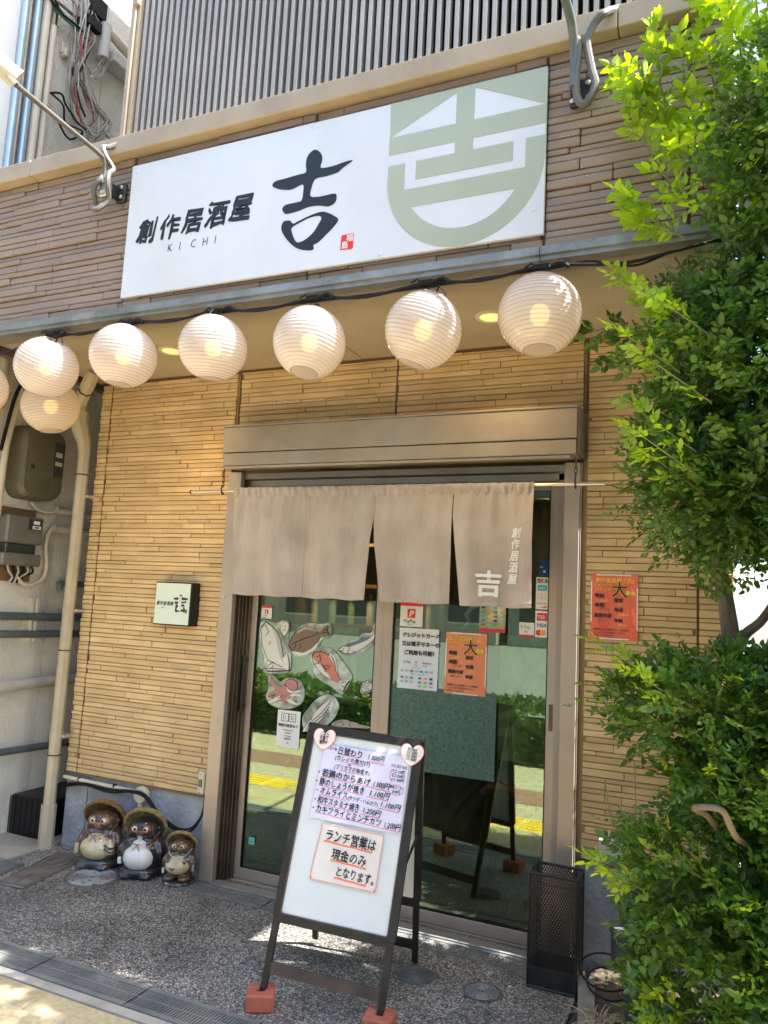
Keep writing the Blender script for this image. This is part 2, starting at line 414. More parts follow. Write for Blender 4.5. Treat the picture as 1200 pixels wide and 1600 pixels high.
def mk_leaf(name, c1, c2, trans, rough=.35):
    m, n, p, out = newmat(name)
    g = N(n,'ShaderNodeNewGeometry')
    mx = N(n,'ShaderNodeMix',data_type='RGBA'); mx.inputs[6].default_value = (*c1,1); mx.inputs[7].default_value = (*c2,1)
    n.links.new(g.outputs['Random Per Island'], mx.inputs[0])
    t = N(n,'ShaderNodeTexNoise'); t.inputs['Scale'].default_value = 4; n.links.new(g.outputs['Position'], t.inputs['Vector'])
    hs = N(n,'ShaderNodeHueSaturation'); mr = N(n,'ShaderNodeMapRange'); mr.inputs[1].default_value = .3; mr.inputs[2].default_value = .7
    mr.inputs[3].default_value = .7; mr.inputs[4].default_value = 1.35
    n.links.new(t.outputs['Fac'], mr.inputs[0]); n.links.new(mr.outputs[0], hs.inputs['Value']); n.links.new(mx.outputs[2], hs.inputs['Color'])
    n.links.new(hs.outputs[0], p.inputs['Base Color']); p.inputs['Roughness'].default_value = rough
    tl = N(n,'ShaderNodeBsdfTranslucent')
    hv = N(n,'ShaderNodeHueSaturation'); hv.inputs['Value'].default_value = 1.7; hv.inputs['Hue'].default_value = .485; hv.inputs['Saturation'].default_value = 1.1
    n.links.new(hs.outputs[0], hv.inputs['Color']); n.links.new(hv.outputs[0], tl.inputs[0])
    ms = N(n,'ShaderNodeMixShader'); ms.inputs[0].default_value = trans
    n.links.new(p.outputs[0], ms.inputs[1]); n.links.new(tl.outputs[0], ms.inputs[2]); n.links.new(ms.outputs[0], out.inputs[0])
    return m
M['leaf'] = mk_leaf('glossy dark leaf', (.045,.110,.019), (.125,.225,.040), .40, .28)
M['leafyoung'] = mk_leaf('young yellow green leaf', (.22,.36,.03), (.34,.46,.045), .52, .4)
M['leafhedge'] = mk_leaf('hedge leaf', (.06,.12,.02), (.12,.20,.03), .3)

def text(name, body, size, pos, mt, parent, right=(1,0,0), up=(0,0,1), align='LEFT', bold=0.0, shear=0.0, sx=1.0, ext=.0004, rot=0.0, wmap=None, valign='BOTTOM_BASELINE', res=2, spacing=1.0, fit=None):
    c = bpy.data.curves.new(name, 'FONT'); c.body = body; c.size = size; c.align_x = align; c.align_y = valign
    c.offset = min(bold, 0); c.shear = shear; c.extrude = ext; c.resolution_u = res; c.space_line = spacing
    o = bpy.data.objects.new(name, c); COL.objects.link(o)
    dg = bpy.context.evaluated_depsgraph_get(); dg.update()
    me = bpy.data.meshes.new_from_object(o.evaluated_get(dg)); bpy.data.objects.remove(o); bpy.data.curves.remove(c)
    r = Vector(right).normalized(); u = Vector(up).normalized()
    if rot:
        r, u = r*math.cos(rot)+u*math.sin(rot), u*math.cos(rot)-r*math.sin(rot)
    nrm = r.cross(u)
    if fit:
        xs_ = [v.co.x for v in me.vertices]
        if xs_: sx = fit/max(1e-6, max(xs_)-min(xs_))
    if bold > 0:
        b1 = bmesh.new(); 
        for k, (dx, dy) in enumerate(((0,0),(1,0),(-1,0),(0,1),(0,-1),(.7,.7),(-.7,-.7))[:5 if bold < .001 else 7]):
            n0 = len(b1.verts); b1.from_mesh(me); b1.verts.ensure_lookup_table()
            for v in b1.verts[n0:]: v.co += Vector((dx*bold, dy*bold, .00007*k))
        b1.to_mesh(me); b1.free()
    for v in me.vertices:
        q = Vector(pos) + r*(v.co.x*sx) + u*v.co.y + nrm*v.co.z
        v.co = wmap(q) if wmap else q
    me.materials.clear(); me.materials.append(mt); me.name = name
    return link(name, me, parent)

def shape(name, loops, mt, parent, org=(0,0,0), right=(1,0,0), up=(0,0,1), ext=.0005):
    # flat figure with thickness: outer loop first, holes after; loops are (u, v) points in the plane
    c = bpy.data.curves.new(name, 'CURVE'); c.dimensions = '2D'; c.fill_mode = 'BOTH'; c.extrude = ext
    for lp in loops:
        s = c.splines.new('POLY'); s.points.add(len(lp)-1)
        for i, (a, b) in enumerate(lp): s.points[i].co = (a, b, 0, 1)
        s.use_cyclic_u = True
    o = bpy.data.objects.new(name, c); COL.objects.link(o)
    dg = bpy.context.evaluated_depsgraph_get(); dg.update()
    me = bpy.data.meshes.new_from_object(o.evaluated_get(dg)); bpy.data.objects.remove(o); bpy.data.curves.remove(c)
    r = Vector(right).normalized(); u = Vector(up).normalized(); nrm = r.cross(u)
    for v in me.vertices: v.co = Vector(org) + r*v.co.x + u*v.co.y + nrm*v.co.z
    me.materials.clear(); me.materials.append(mt); me.name = name
    return link(name, me, parent)

def smooth2(lp, n=4):
    return [(p.x, p.y) for p in smoothpath([(a, b, 0) for a, b in lp], n, closed=True)]

# ------------------------------------------------------------------ the ground
tag(MB().box(-90,90,-110,60,-.4,-.03).build('ground', M['asphalt']), kind='structure')
tag(MB().box(-3.60,-.53,-1.03,.05,-.03,0).build('forecourt_paving', M['aggregate']), kind='structure')
tag(MB().box(-9,-3.603,-1.03,3,-.03,.006).build('alley_concrete', M['concrete']), kind='structure')
sw = MB()
sw.box(-14,9,-1.235,-1.19,-.03,0)
tag(sw.build('concrete_strip', M['concrete']), kind='structure')
pv = MB().box(-14,9,-2.45,-1.238,-.03,-.006)
def mk_pavefield():
    m, n, p, out = newmat('small interlocking pavers')
    g = N(n,'ShaderNodeNewGeometry'); b = N(n,'ShaderNodeTexBrick'); b.inputs['Scale'].default_value = 1
    b.inputs['Brick Width'].default_value = .2; b.inputs['Row Height'].default_value = .1; b.inputs['Mortar Size'].default_value = .004
    b.inputs['Color1'].default_value = (.47,.40,.25,1); b.inputs['Color2'].default_value = (.42,.36,.235,1); b.inputs['Mortar'].default_value = (.18,.15,.10,1)
    n.links.new(g.outputs['Position'], b.inputs['Vector']); n.links.new(b.outputs['Color'], p.inputs['Base Color']); p.inputs['Roughness'].default_value = .85
    return m
M['pavefield'] = mk_pavefield()
walk = tag(pv.build('sidewalk', M['pavefield']), kind='structure')
# pavers one can tell apart at the foot of the frame
def cached(cache, key, fn):
    if key not in cache: cache[key] = fn()
    return cache[key]
pc = {}
for j, (y1, dp, ln, off) in enumerate(((-1.242,.125,.40,.0),(-1.371,.29,.30,.12),(-1.665,.29,.30,.27))):
    x = -3.5 + off
    while x < -.6:
        me = cached(pc, (ln, dp), lambda: MB().bbox(0, ln-.006, -dp+.005, 0, -.03, 0, .005).mesh('paver', M['paver']))
        o = link('paver', me); o.location = (x, y1, random.uniform(-.0015,.0015)); o.parent = walk; x += ln
tag(MB().box(-14,9,-1.86,-1.58,-.03,-.001).box(-14,9,-1.86,-1.58,-.03,-.001).build('tactile_strip', M['tactile']), kind='structure') if False else None
ts = MB()
for k in range(40):
    x = -8 + k*.305
    ts.bbox(x, x+.30, -2.02, -1.72, -.03, .0, .004)
    for i in range(4): ts.bbox(x+.02, x+.28, -1.76-.07*i-.03, -1.76-.07*i, 0, .005, .002)
tag(ts.build('tactile_paving', M['tactile']), kind='structure')
tag(MB().box(-14,9,-2.95,-2.453,-.03,-.004).build('red_paving_band', M['redpave']), kind='structure')
tag(MB().box(-14,9,-4.6,-2.953,-.03,-.005).build('outer_sidewalk', M['pavefield']), kind='structure')
kb = MB()
for k in range(30): kb.bbox(-14+k*.75, -14+k*.75+.74, -4.78, -4.603, -.03, .12, .012)
tag(kb.build('kerb', M['concrete']), kind='structure')
rm = MB()
for k in range(-6, 9): rm.box(k*3.2, k*3.2+1.8, -8.56, -8.44, -.03, -.024)
rm.box(-30, 30, -5.35, -5.25, -.03, -.024)
tag(rm.build('road_marking', M['wprint']), kind='structure')

# ------------------------------------------------------------------ the building
bld = thing('izakaya_building', (-1.76,0,0), 'two storey pub front with tan ribbed lower wall and brown tiled upper band', 'building')
lw = MB()
lw.box(-3.575,-2.55,0.0,.14,.425,2.80); lw.box(-.585,.05,0.0,.14,.425,2.80); lw.box(-2.548,-.587,0.0,.14,2.44,2.80)
lower = lw.build('lower_wall', M['siding_back'], bld)
sc_ = {}
def strips(parent, name, mt, x0, x1, z0, z1, y, rows, lens, seams, depths, skip=None, joints=None, seed=1, ch=.0022):
    rg = random.Random(seed); out = []; z = z0; i = 0
    while z < z1 - .008:
        h = rows[i % len(rows)]; i += 1
        h = min(h, z1 - z); x = x0 - rg.choice((0, .06, .12, .19)); 
        while x < x1:
            L = rg.choice(lens); a, b = max(x, x0), min(x+L, x1); x += L
            cuts = [a] + [s for s in seams if a < s < b] + [b]
            for p, q in zip(cuts[:-1], cuts[1:]):
                p2 = p + (.005 if p in seams else .0012); q2 = q - (.005 if q in seams else .0012)
                if q2 - p2 < .02: continue
                if skip and skip(p2, q2, z, z+h): continue
                out.append((p2, q2, z+.0013, z+h-.0022, rg.choice(depths)))
        z += h
    cx = cam.matrix_world.translation
    out.sort(key=lambda s: -((s[1]-s[0])*(s[3]-s[2])/((Vector(((s[0]+s[1])/2, y, (s[2]+s[3])/2))-cx).length**2)))
    return out
def put_strips(items, parent, name, mt, y, limit=300, ch=.0022, yb=.0):
    rest = MB()
    for k, (a, b, c, d, dp) in enumerate(items):
        if k < limit:
            L = round(b-a, 3); H = round(d-c, 4)
            me = cached(sc_, (name, L, H, dp), lambda: MB().bbox(0, L, -dp, yb+.01, 0, H, ch).mesh(name, mt))
            o = link(name, me); o.location = (a, y, c); setpar(o, parent)
        else: rest.bbox(a, b, y-dp, y+yb+.01, c, d, ch)
    if rest.v: tag(rest.build(name+'_rows', mt, parent), kind='stuff')
ROW = (.030,.021,.034,.026,.030,.019,.036,.024,.028,.032,.022)
LEN = (.155,.155,.31,.31,.2,.46,.62,.25)
DP = (.006,.008,.010,.012,.013)
SE = [-3.492,-2.527,-1.546,-.567,-.090]
boxes = strips(lower,'siding_strip',M['siding'],-3.575,-2.55,.425,2.80,0,ROW,LEN,SE,DP,seed=3)
boxes += strips(lower,'siding_strip',M['siding'],-.585,.05,.445,2.80,0,ROW,LEN,SE,DP,seed=4)
boxes += strips(lower,'siding_strip',M['siding'],-2.548,-.587,2.445,2.80,0,ROW,LEN,SE,DP,seed=5)
boxes.sort(key=lambda s: -((s[1]-s[0])*(s[3]-s[2])/((Vector(((s[0]+s[1])/2, 0, (s[2]+s[3])/2))-cam.matrix_world.translation).length**2)))
put_strips(boxes, lower, 'siding_strip', M['siding'], 0.0)
for sx_, z0_, w_ in ((-3.492,.425,.007),(-2.530,2.44,.007),(-1.546,2.44,.008),(-.570,2.44,.012),(-.090,.445,.009)):
    MB().box(sx_-w_/2, sx_+w_/2, -.007, .0, z0_, 2.80).build('joint_trim', M['seam'], lower)
MB().box(-3.575,-2.55,-.010,.02,.412,.424).build('starter_strip', M['alu_dark'], lower)
MB().box(-.585,.05,-.010,.02,.432,.444).build('starter_strip', M['alu_dark'], lower)
for fx0, fx1, fz in ((-3.575,-3.41,.411),(-3.404,-2.552,.411),(-.583,.05,.431)): MB().bbox(fx0,fx1,.004,.2,-.05,fz,.004).build('foundation', M['found'], bld)
for q in ((-.10,.05,.16,5.89),(-3.575,-3.45,.16,5.89),(-3.575,.05,5.9,6)): MB().box(*q,0,2.80).build('side_wall', M['stainwall'], bld)
# fascia
FY = -.882
fb = MB(); fb.box(-5.2,.034,FY,-.80,2.835,3.612); fasc = fb.build('upper_wall_band', M['brown_back'], bld)
FS = [-4.6,-3.61,-2.612,-1.603,-.596,-.095]
def behind_sign(a, b, c, d): return a > -2.58 and b < -.62 and c > 2.90 and d < 3.53
fs = strips(fasc,'wall_tile',M['brown'],-5.2,.034,2.838,3.610,FY,(.036,.027,.041,.030,.024,.038,.028),(.20,.32,.45,.60,.30,.25,.75),FS,(.010,.014,.018,.020),skip=behind_sign,seed=11)
put_strips(fs, fasc, 'wall_tile', M['brown'], FY, ch=.004)
for s in FS: MB().box(s-.006, s+.006, FY-.006, FY, 2.838, 3.61).build('joint_trim', M['seam'], fasc)
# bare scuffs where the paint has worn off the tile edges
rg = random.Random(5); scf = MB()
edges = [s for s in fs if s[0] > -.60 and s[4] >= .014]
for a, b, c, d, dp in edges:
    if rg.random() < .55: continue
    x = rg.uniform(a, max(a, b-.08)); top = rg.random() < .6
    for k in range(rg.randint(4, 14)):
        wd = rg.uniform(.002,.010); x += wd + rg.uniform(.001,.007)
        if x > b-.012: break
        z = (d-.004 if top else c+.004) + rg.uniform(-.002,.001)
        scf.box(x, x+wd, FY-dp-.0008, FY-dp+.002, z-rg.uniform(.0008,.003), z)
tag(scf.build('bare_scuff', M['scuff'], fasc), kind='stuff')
# lip, soffit, ledge
lp = MB()
for a, b in ((-5.2,-2.905),(-2.902,-.604),(-.601,.06)):
    lp.add([(a,-.925,2.801),(b,-.925,2.801),(b,-.925,2.832),(a,-.925,2.832),(a,-.86,2.834),(b,-.86,2.834),(a,-.86,2.78),(b,-.86,2.78),(a,-.915,2.797),(b,-.915,2.797),(a,-.915,2.781),(b,-.915,2.781)],
           [(0,1,2,3),(3,2,5,4),(0,8,9,1),(8,10,11,9),(10,6,7,11),(6,4,5,7),(0,3,4,6,10,8),(1,9,11,7,5,2)])
lp.build('drip_edge', M['zinc'], bld)
fr = MB(); fr.box(-5.2,.05,-.858,-.80,2.782,2.832); fr.build('soffit_trim', M['alu'], bld)
sfm = MB(); 
xs = [-3.60,-2.72,-1.75,-.66,.05]
for a, b in zip(xs[:-1], xs[1:]): sfm.box(a+.003, b-.003, -.798, -.001, 2.800, 2.83)
sfm.build('soffit', M['soffit'], bld)
sb = MB(); sb.box(-3.60,.05,-.798,-.012,2.812,2.826); sb.build('soffit_joint', M['seam'], bld)
sb = MB(); sb.bbox(-3.66,-3.603,-.80,.9,2.76,2.86,.004); sb.bbox(-3.74,-3.665,-.80,.9,2.80,2.90,.004); sb.build('eave_beam', M['alu_dark'], bld)
sb = MB(); sb.box(-3.57,.04,-.016,-.001,2.785,2.7995); sb.build('soffit_bead', M['seam'], bld)
for a, b in ((-5.2,-3.272),(-3.269,-.336),(-.333,.045)):
    MB().bbox(a, b, -.955, -.74, 3.612, 3.702, .004).build('ledge_cap', M['beigecap'], bld)
# lattice screen
ls = MB(); ls.box(-2.72,.04,-.72,-.70,3.70,5.6); lat = ls.build('lattice_backing', M['dark'], bld)
lb = MB(); 
for z in (4.05,4.75,5.45): lb.box(-2.72,.04,-.79,-.765,z,z+.03)
lb.build('lattice_rail', M['dark'], lat)
mesl = MB().bbox(0,.0195,-.035,0,0,1.9,.002).mesh('lattice_slat', M['slat'])
x = -2.708
while x < .02:
    o = link('lattice_slat', mesl); o.location = (x, -.80, 3.702); setpar(o, lat); x += .0405
pw = MB(); pw.bbox(-2.775,-2.745,-.86,-.70,3.70,5.6); pw.bbox(-2.742,-2.722,-.85,-.72,3.70,5.6); pw.bbox(-2.765,-2.725,-.87,-.69,4.50,4.53)
pw.build('lattice_post', M['beigecap'], bld)
fl = MB()   # floor behind the parapet and storey behind
fl.box(-5.2,.04,-.80,2.5,2.95,3.1); fl.box(-2.72,.04,-.69,6,3.1,7.5); fl.build('upper_storey', M['stainwall'], bld)
MB().box(-4.1,-2.8,1.25,1.4,3.1,8).build('recessed_wall', M['bluewall'], bld)
# shutter box over the door
sh = MB(); X0, X1 = -2.503, -.585
sh.bbox(X0,X1,-.17,-.001,2.285,2.425,.003); sh.bbox(X0+.003,X1-.003,-.165,-.001,2.213,2.281,.003)
shb = sh.build('shutter_box', M['alu'], bld)
MB().bbox(X0-.006,X1+.006,-.176,-.001,2.426,2.436,.002).build('box_lid', M['alu'], shb)
MB().bbox(X0+.01,X1-.03,-.155,-.12,2.198,2.211,.002).build('shutter_end_bar', M['alu_pink'], shb)
e = MB(); e.bbox(X1+.001,X1+.012,-.172,-.001,2.21,2.425,.002); e.build('end_cap', M['alu_dark'], shb)
# casing and tracks
cas = MB().bbox(-2.548,-2.462,-.035,.13,0,2.20,.003).build('door_casing', M['alu_pink'], bld); MB().bbox(-.664,-.592,-.035,.13,0,2.20,.003).build('door_casing', M['alu_pink'], bld)
tr = MB()
for i in range(5):
    x = -2.4615 + i*.0125; tr.box(x, x+.0035+.002*(i%2), .0+.015*i, .13, 0, 2.19)
tr.box(-2.4615,-2.398,.10,.131,0,2.19)
tr.build('side_track', M['alu_dark'], bld)
tr = MB(); tr.box(-.7,-.666,.03,.13,0,2.19); tr.bbox(-.590,-.5855,-.03,.10,0,2.2,.001); tr.build('end_track', M['alu'], bld)
tr = MB(); tr.bbox(-2.46,-.666,-.0,.13,2.165,2.198,.003); tr.bbox(-2.46,-.666,.03,.13,2.125,2.162,.003); tr.build('door_header', M['alu'], bld)
tr = MB(); tr.bbox(-2.46,-.666,-.045,.02,-.02,.006,.003); tr.bbox(-2.46,-.666,.022,.06,-.02,-.006,.002); tr.bbox(-2.46,-.666,.062,.14,-.02,.003,.002)
tr.build('sill', M['alu'], bld)
MB().bbox(-2.46,-.666,-.058,-.046,-.02,.010,.002).build('sill_nosing', M['zinc'], bld)
def door(x0, x1, y, sl_, sr):
    d = MB(); d.bbox(x0, x0+sl_, y-.017, y+.017, .004, 2.13); d.bbox(x1-sr, x1, y-.017, y+.017, .004, 2.13)
    d.bbox(x0+sl_, x1-sr, y-.016, y+.016, .004, .062); d.bbox(x0+sl_, x1-sr, y-.016, y+.016, 2.085, 2.13)
    o = d.build('sliding_door', M['alu_pink'], bld)
    MB().box(x0+sl_-.005, x1-sr+.005, y-.003, y+.003, .058, 2.09).build('glass_pane', M['glass'], o)
    g = MB(); a, b = x0+sl_, x1-sr
    g.box(a, a+.004, y-.015, y-.004, .062, 2.085); g.box(b-.004, b, y-.015, y-.004, .062, 2.085); g.box(a+.004, b-.004, y-.015, y-.004, .062, .066)
    g.build('glazing_gasket', M['blackplastic'], o)
    return o
dL = door(-2.445,-1.592,.105,.072,.052); dR = door(-1.590,-.700,.085,.052,.045)
h = MB(); h.bbox(-2.428,-2.402,.045,.062,.88,1.19,.004); h.bbox(-2.424,-2.406,.06,.09,.90,.92); h.bbox(-2.424,-2.406,.06,.09,1.15,1.17); h.build('pull_handle', M['black'], dL)
h = MB(); h.bbox(-.732,-.714,.064,.070,.96,1.08,.002); h.build('recessed_pull', M['alu_dark'], dR)
h = MB(); h.lathe([(.008,0),(.008,.004),(.004,.006)], (-2.515,-.035,1.50), 12, (0,-1,0)); h.build('screw_cap', M['creamlight'], cas)
# ------------------------------------------------------------------ interior seen through the door
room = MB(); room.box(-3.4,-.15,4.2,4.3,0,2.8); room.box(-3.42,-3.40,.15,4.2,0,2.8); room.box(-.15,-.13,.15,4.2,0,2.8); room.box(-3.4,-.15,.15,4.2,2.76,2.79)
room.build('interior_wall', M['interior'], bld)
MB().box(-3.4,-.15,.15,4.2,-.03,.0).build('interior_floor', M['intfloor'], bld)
t = thing('window_film', (-1.14,.125,.695), 'frosted dark green fibre sheet behind the lower glass of the right door', 'window film')
MB().box(-1.534,-.985,.0795,.0812,.695,1.10).build('film_sheet', M['film'], t); MB().box(-.980,-.749,.121,.124,.695,.79).build('film_sheet', M['film'], t)
MB().box(-.985,-.76,.126,.129,.70,1.385).build('pale_sheet', M['filmpale'], t)
t = thing('window_film', (-2.0,.14,.70), 'pale and dark green sheets behind the glass of the left door', 'window film')
MB().box(-2.36,-1.66,.141,.145,.70,.985).build('film_sheet', M['film'], t)
MB().box(-2.35,-1.77,.146,.149,.95,1.37).build('pale_sheet', M['filmpale'], t)
st = thing('stool', (-1.05,.75,0), 'wooden stool standing in the dark behind the right door', 'stool')
MB().bbox(-1.20,-.90,.6,.9,.50,.54,.01).build('seat', M['wood'], st)
for sx in (-1,1):
    for sy in (-1,1):
        MB().tube([(-1.05+sx*.12,.75+sy*.12,.5),(-1.05+sx*.15,.75+sy*.15,0)], .018, 6).build('leg', M['wood'], st)
sf = thing('bottle_shelf', (-2.5,2.0,.0), 'lit wooden shelf with pale bottles seen inside at the top of the left door', 'shelf')
s = MB(); [s.bbox(-3.2,-1.9,1.9,2.2,z,z+.03) for z in (1.3,1.62,1.95)]; s.bbox(-3.2,-3.16,1.9,2.2,0,2.2); s.bbox(-1.94,-1.9,1.9,2.2,0,2.2); s.build('shelf_board', M['wood'], sf)
M['bottle1'] = mat('pale green bottle', (.35,.55,.38), .2); M['bottle2'] = mat('cream bottle', (.7,.62,.42), .3)
rg = random.Random(8)
for i in range(14):
    x = -3.08+.085*i; z0 = (1.33,1.65)[i%2]
    tag(MB().lathe([(.028,0),(.03,.01),(.03,.15),(.012,.2),(.012,.25)], (x,2.02,z0), 10).build('bottle', M['bottle1' if i%3 else 'bottle2'], None, True),
        ('pale green' if i%3 else 'cream')+' bottle on the '+('lower' if i%2 == 0 else 'upper')+' lit shelf inside the left door', 'bottle', ('pale green' if i%3 else 'cream')+' bottles on the '+('lower' if i%2 == 0 else 'upper')+' shelf inside')
pl = bpy.data.lights.new('shelf_lamp_light','POINT'); pl.energy = 6; pl.color = (1,.65,.3); pl.shadow_soft_size = .05
t = thing('pendant_lamp', (-2.5,1.6,2.1), 'small warm lamp lighting the bottle shelf inside', 'lamp')
MB().ell((-2.5,1.6,2.1),(.05,.05,.05),12,8).build('bulb', M['bulb'], t)
MB().tube([(-2.5,1.6,2.15),(-2.5,1.6,2.76)],.004,5).build('cord', M['cable'], t)
po = bpy.data.objects.new('lamp_light', pl); COL.objects.link(po); po.location = (-2.5,1.6,2.0); setpar(po, t)
t = thing('blue_banner', (-1.13,.2,1.4), 'dark blue cloth banner with a white curl hanging inside the right door', 'banner')
MB().box(-1.25,-1.04,.16,.165,1.385,1.9).build('cloth', mat('navy cloth', (.02,.05,.14), .8), t)
shape('white_curl', [[(0,0),(.03,.01),(.05,.04),(.03,.07),(.06,.10),(.10,.12),(.09,.13),(.04,.11),(.01,.07),(.03,.04),(.01,.02)]], M['wprint'], t, org=(-1.2,.158,1.40))

# ------------------------------------------------------------------ sign board on the upper band
sg = thing('sign_board', (-1.6,-.905,2.88), 'long white shop sign with black brush lettering and a large sage green emblem', 'sign')
SY = -.921
MB().bbox(-2.604,-.592,SY,-.9035,2.882,3.550,.002).build('panel', M['signwhite'], sg)
K1 = [(-1.586, 3.421), (-1.555, 3.398), (-1.546, 3.366), (-1.551, 3.331), (-1.494, 3.327), (-1.444, 3.334), (-1.406, 3.336), (-1.404, 3.33), (-1.447, 3.308), (-1.467, 3.294), (-1.522, 3.287), (-1.573, 3.285), (-1.59, 3.249), (-1.592, 3.209), (-1.547, 3.2), (-1.486, 3.201), (-1.467, 3.193), (-1.471, 3.16), (-1.503, 3.148), (-1.544, 3.159), (-1.596, 3.163), (-1.647, 3.153), (-1.706, 3.149), (-1.722, 3.161), (-1.73, 3.177), (-1.714, 3.192), (-1.661, 3.194), (-1.635, 3.199), (-1.63, 3.237), (-1.635, 3.272), (-1.687, 3.259), (-1.73, 3.265), (-1.764, 3.277), (-1.789, 3.294), (-1.777, 3.312), (-1.724, 3.316), (-1.66, 3.321), (-1.623, 3.325), (-1.626, 3.363), (-1.618, 3.401)]
K2 = [(-1.714, 3.118), (-1.687, 3.116), (-1.67, 3.099), (-1.644, 3.106), (-1.593, 3.121), (-1.537, 3.13), (-1.506, 3.121), (-1.474, 3.102), (-1.451, 3.079), (-1.476, 3.047), (-1.504, 3.024), (-1.538, 2.996), (-1.563, 2.986), (-1.56, 2.968), (-1.582, 2.965), (-1.635, 2.98), (-1.679, 3.013), (-1.715, 3.057), (-1.728, 3.089), (-1.724, 3.109)]
K3 = [(-1.676, 3.08), (-1.669, 3.05), (-1.653, 3.019), (-1.637, 3.009), (-1.606, 3.016), (-1.567, 3.043), (-1.544, 3.077), (-1.532, 3.099), (-1.546, 3.114), (-1.592, 3.112), (-1.643, 3.096)]
b = shape('brush_kanji', [smooth2(K1,3)], M['ink'], sg, org=(0,SY-.001,0)); shape('brush_kanji', [smooth2(K2,3), smooth2(K3,3)], M['ink'], sg, org=(0,SY-.001,0))
def jitter(s):
    def f(q):
        return q + Vector((noise.noise(q*55)*s, 0, noise.noise(q*55+Vector((9,3,1)))*s))
    return f
for i, ch in enumerate('創作居酒屋'):
    x = -2.535 + i*.132; zz = 3.145 + (.004,.0,.012,.02,.028)[i]
    text('brush_lettering', ch, .128, (x-.004, SY-.001, zz+.003), M['ink'], sg, bold=.0040, shear=.16, rot=-.02, sx=.92, wmap=jitter(.010), res=4)
for i, ch in enumerate('KICHI'):
    text('lettering', ch, .056, (-2.345+i*.066, SY-.001, 3.072), M['ink'], sg, bold=-.0008, sx=.8, shear=.12)
G = lambda l: shape('emblem_stroke', l, M['sage'], sg, org=(0,SY-.0008,0))
G([[(-1.237,3.549),(-1.232,3.398),(-.950,3.529),(-.950,3.549)]])
G([[(-.874,3.533),(-.595,3.398),(-.593,3.549),(-.874,3.549)]])
G([[(-1.234,3.397),(-.950,3.397),(-.950,3.549),(-.875,3.549),(-.875,3.397),(-.593,3.397),(-.593,3.320),(-.875,3.320),(-.875,3.272),(-.715,3.272),(-.715,3.193),(-1.112,3.193),(-1.112,3.272),(-.950,3.272),(-.950,3.320),(-1.234,3.320)]])
cx, cz, ro, ri = -.9135, 3.203, .3205, .245
arc = [(cx-ro*math.cos(a), cz-ro*math.sin(a)) for a in [math.pi*i/32 for i in range(33)]]
a0 = math.asin((cz-3.078)/ri)
hole = [(cx-ri*math.cos(a), cz-ri*math.sin(a)) for a in [a0+(math.pi-2*a0)*i/24 for i in range(25)]]
G([[(-1.234,3.272)]+arc+[(-.593,3.273),(-.667,3.273),(-.667,3.157),(-1.160,3.157),(-1.160,3.272)], hole])
sl_ = shape('red_seal', [[(-1.434,2.944),(-1.432,3.003),(-1.428,3.008),(-1.378,3.010),(-1.374,3.006),(-1.375,2.946),(-1.380,2.941)]], M['red'], sg, org=(0,SY-.0008,0))
text('seal_lettering', '福', .034, (-1.408,SY-.0018,2.979), M['wprint'], sg, bold=.0004)
text('seal_lettering', '島', .034, (-1.431,SY-.0018,2.950), M['wprint'], sg, bold=.0004)
for x, z in ((-2.57,3.52),(-2.57,2.91),(-.63,2.985),(-1.6,3.53),(-1.25,2.90)):
    MB().lathe([(.009,0),(.009,.002),(.006,.004)], (x,SY,z), 12, (0,-1,0)).build('fixing_screw', M['signwhite'], sg)

# ------------------------------------------------------------------ lanterns and their cable
def make_lantern():
    t = thing('paper_lantern', (0,0,0), 'x', 'lantern', 'round white lanterns hung along the eave')
    prof = []; n = 22; r0 = .15
    for i in range(n*3+1):
        a = math.radians(22) + (math.pi-math.radians(44))*i/(n*3)
        fr = (i % 3)/3.0; sag = -.0022*math.sin(math.pi*fr)
        prof.append((r0*math.sin(a)+sag, -r0*math.cos(a)*.985))
    MB().lathe(prof, (0,0,0), 48, cap=False).build('paper_shade', M['lantern'], t, True)
    rb = MB()
    for i in range(n+1):
        a = math.radians(22) + (math.pi-math.radians(44))*i/n
        r, z = r0*math.sin(a)+.0004, -r0*math.cos(a)*.985
        pts = [(r*math.cos(2*math.pi*k/40), r*math.sin(2*math.pi*k/40), z+.0012*math.sin(2*math.pi*k/40)) for k in range(41)]
        rb.tube(pts, .0008 if 0 < i < n else .0022, 4, cap=False)
    rb.build('wire_hoops', M['rib'], t)
    MB().ell((0,0,.0),(.036,.036,.042),14,10).build('bulb', M['bulb'], t, True)
    MB().lathe([(.018,.03),(.018,.085),(.010,.09)], (0,0,0), 12).build('bulb_holder', M['blackplastic'], t)
    h = MB(); h.tube([(-.05,0,.137),(-.03,0,.165),(0,0,.178),(.03,0,.165),(.05,0,.137)], .0018, 5); h.tube([(0,0,.08),(0,0,.185)], .004, 6)
    h.build('hanger_wire', M['cable'], t)
    pl = bpy.data.lights.new('lantern_light','POINT'); pl.energy = .14; pl.color = (1,.68,.38); pl.shadow_soft_size = .03
    o = bpy.data.objects.new('lantern_light', pl); COL.objects.link(o); o.parent = t
    return t
proto = make_lantern()
L = [(-3.02,-.935,2.573,6,27,'tilted and hiding another one behind it near the left end'),
     (-2.535,-.935,2.586,2,4,'hanging right above the drainpipe elbow'),
     (-2.028,-.935,2.576,4,-6,'just right of the left ceiling downlight'),
     (-1.543,-.935,2.553,9,7,'slightly dented and leaning, fourth of the row, below the black brush kanji'),
     (-1.043,-.935,2.554,-3,-18,'just left of the right ceiling downlight'),
     (-.594,-.935,2.566,3,-3,'at the right end of the row beside the leafy branch'),
     (-3.300,-.64,2.470,6,3,'peach toned, half hidden behind another lantern over the alley'),
     (-3.50,-.935,2.505,-3,5,'cut by the left edge of the picture')]
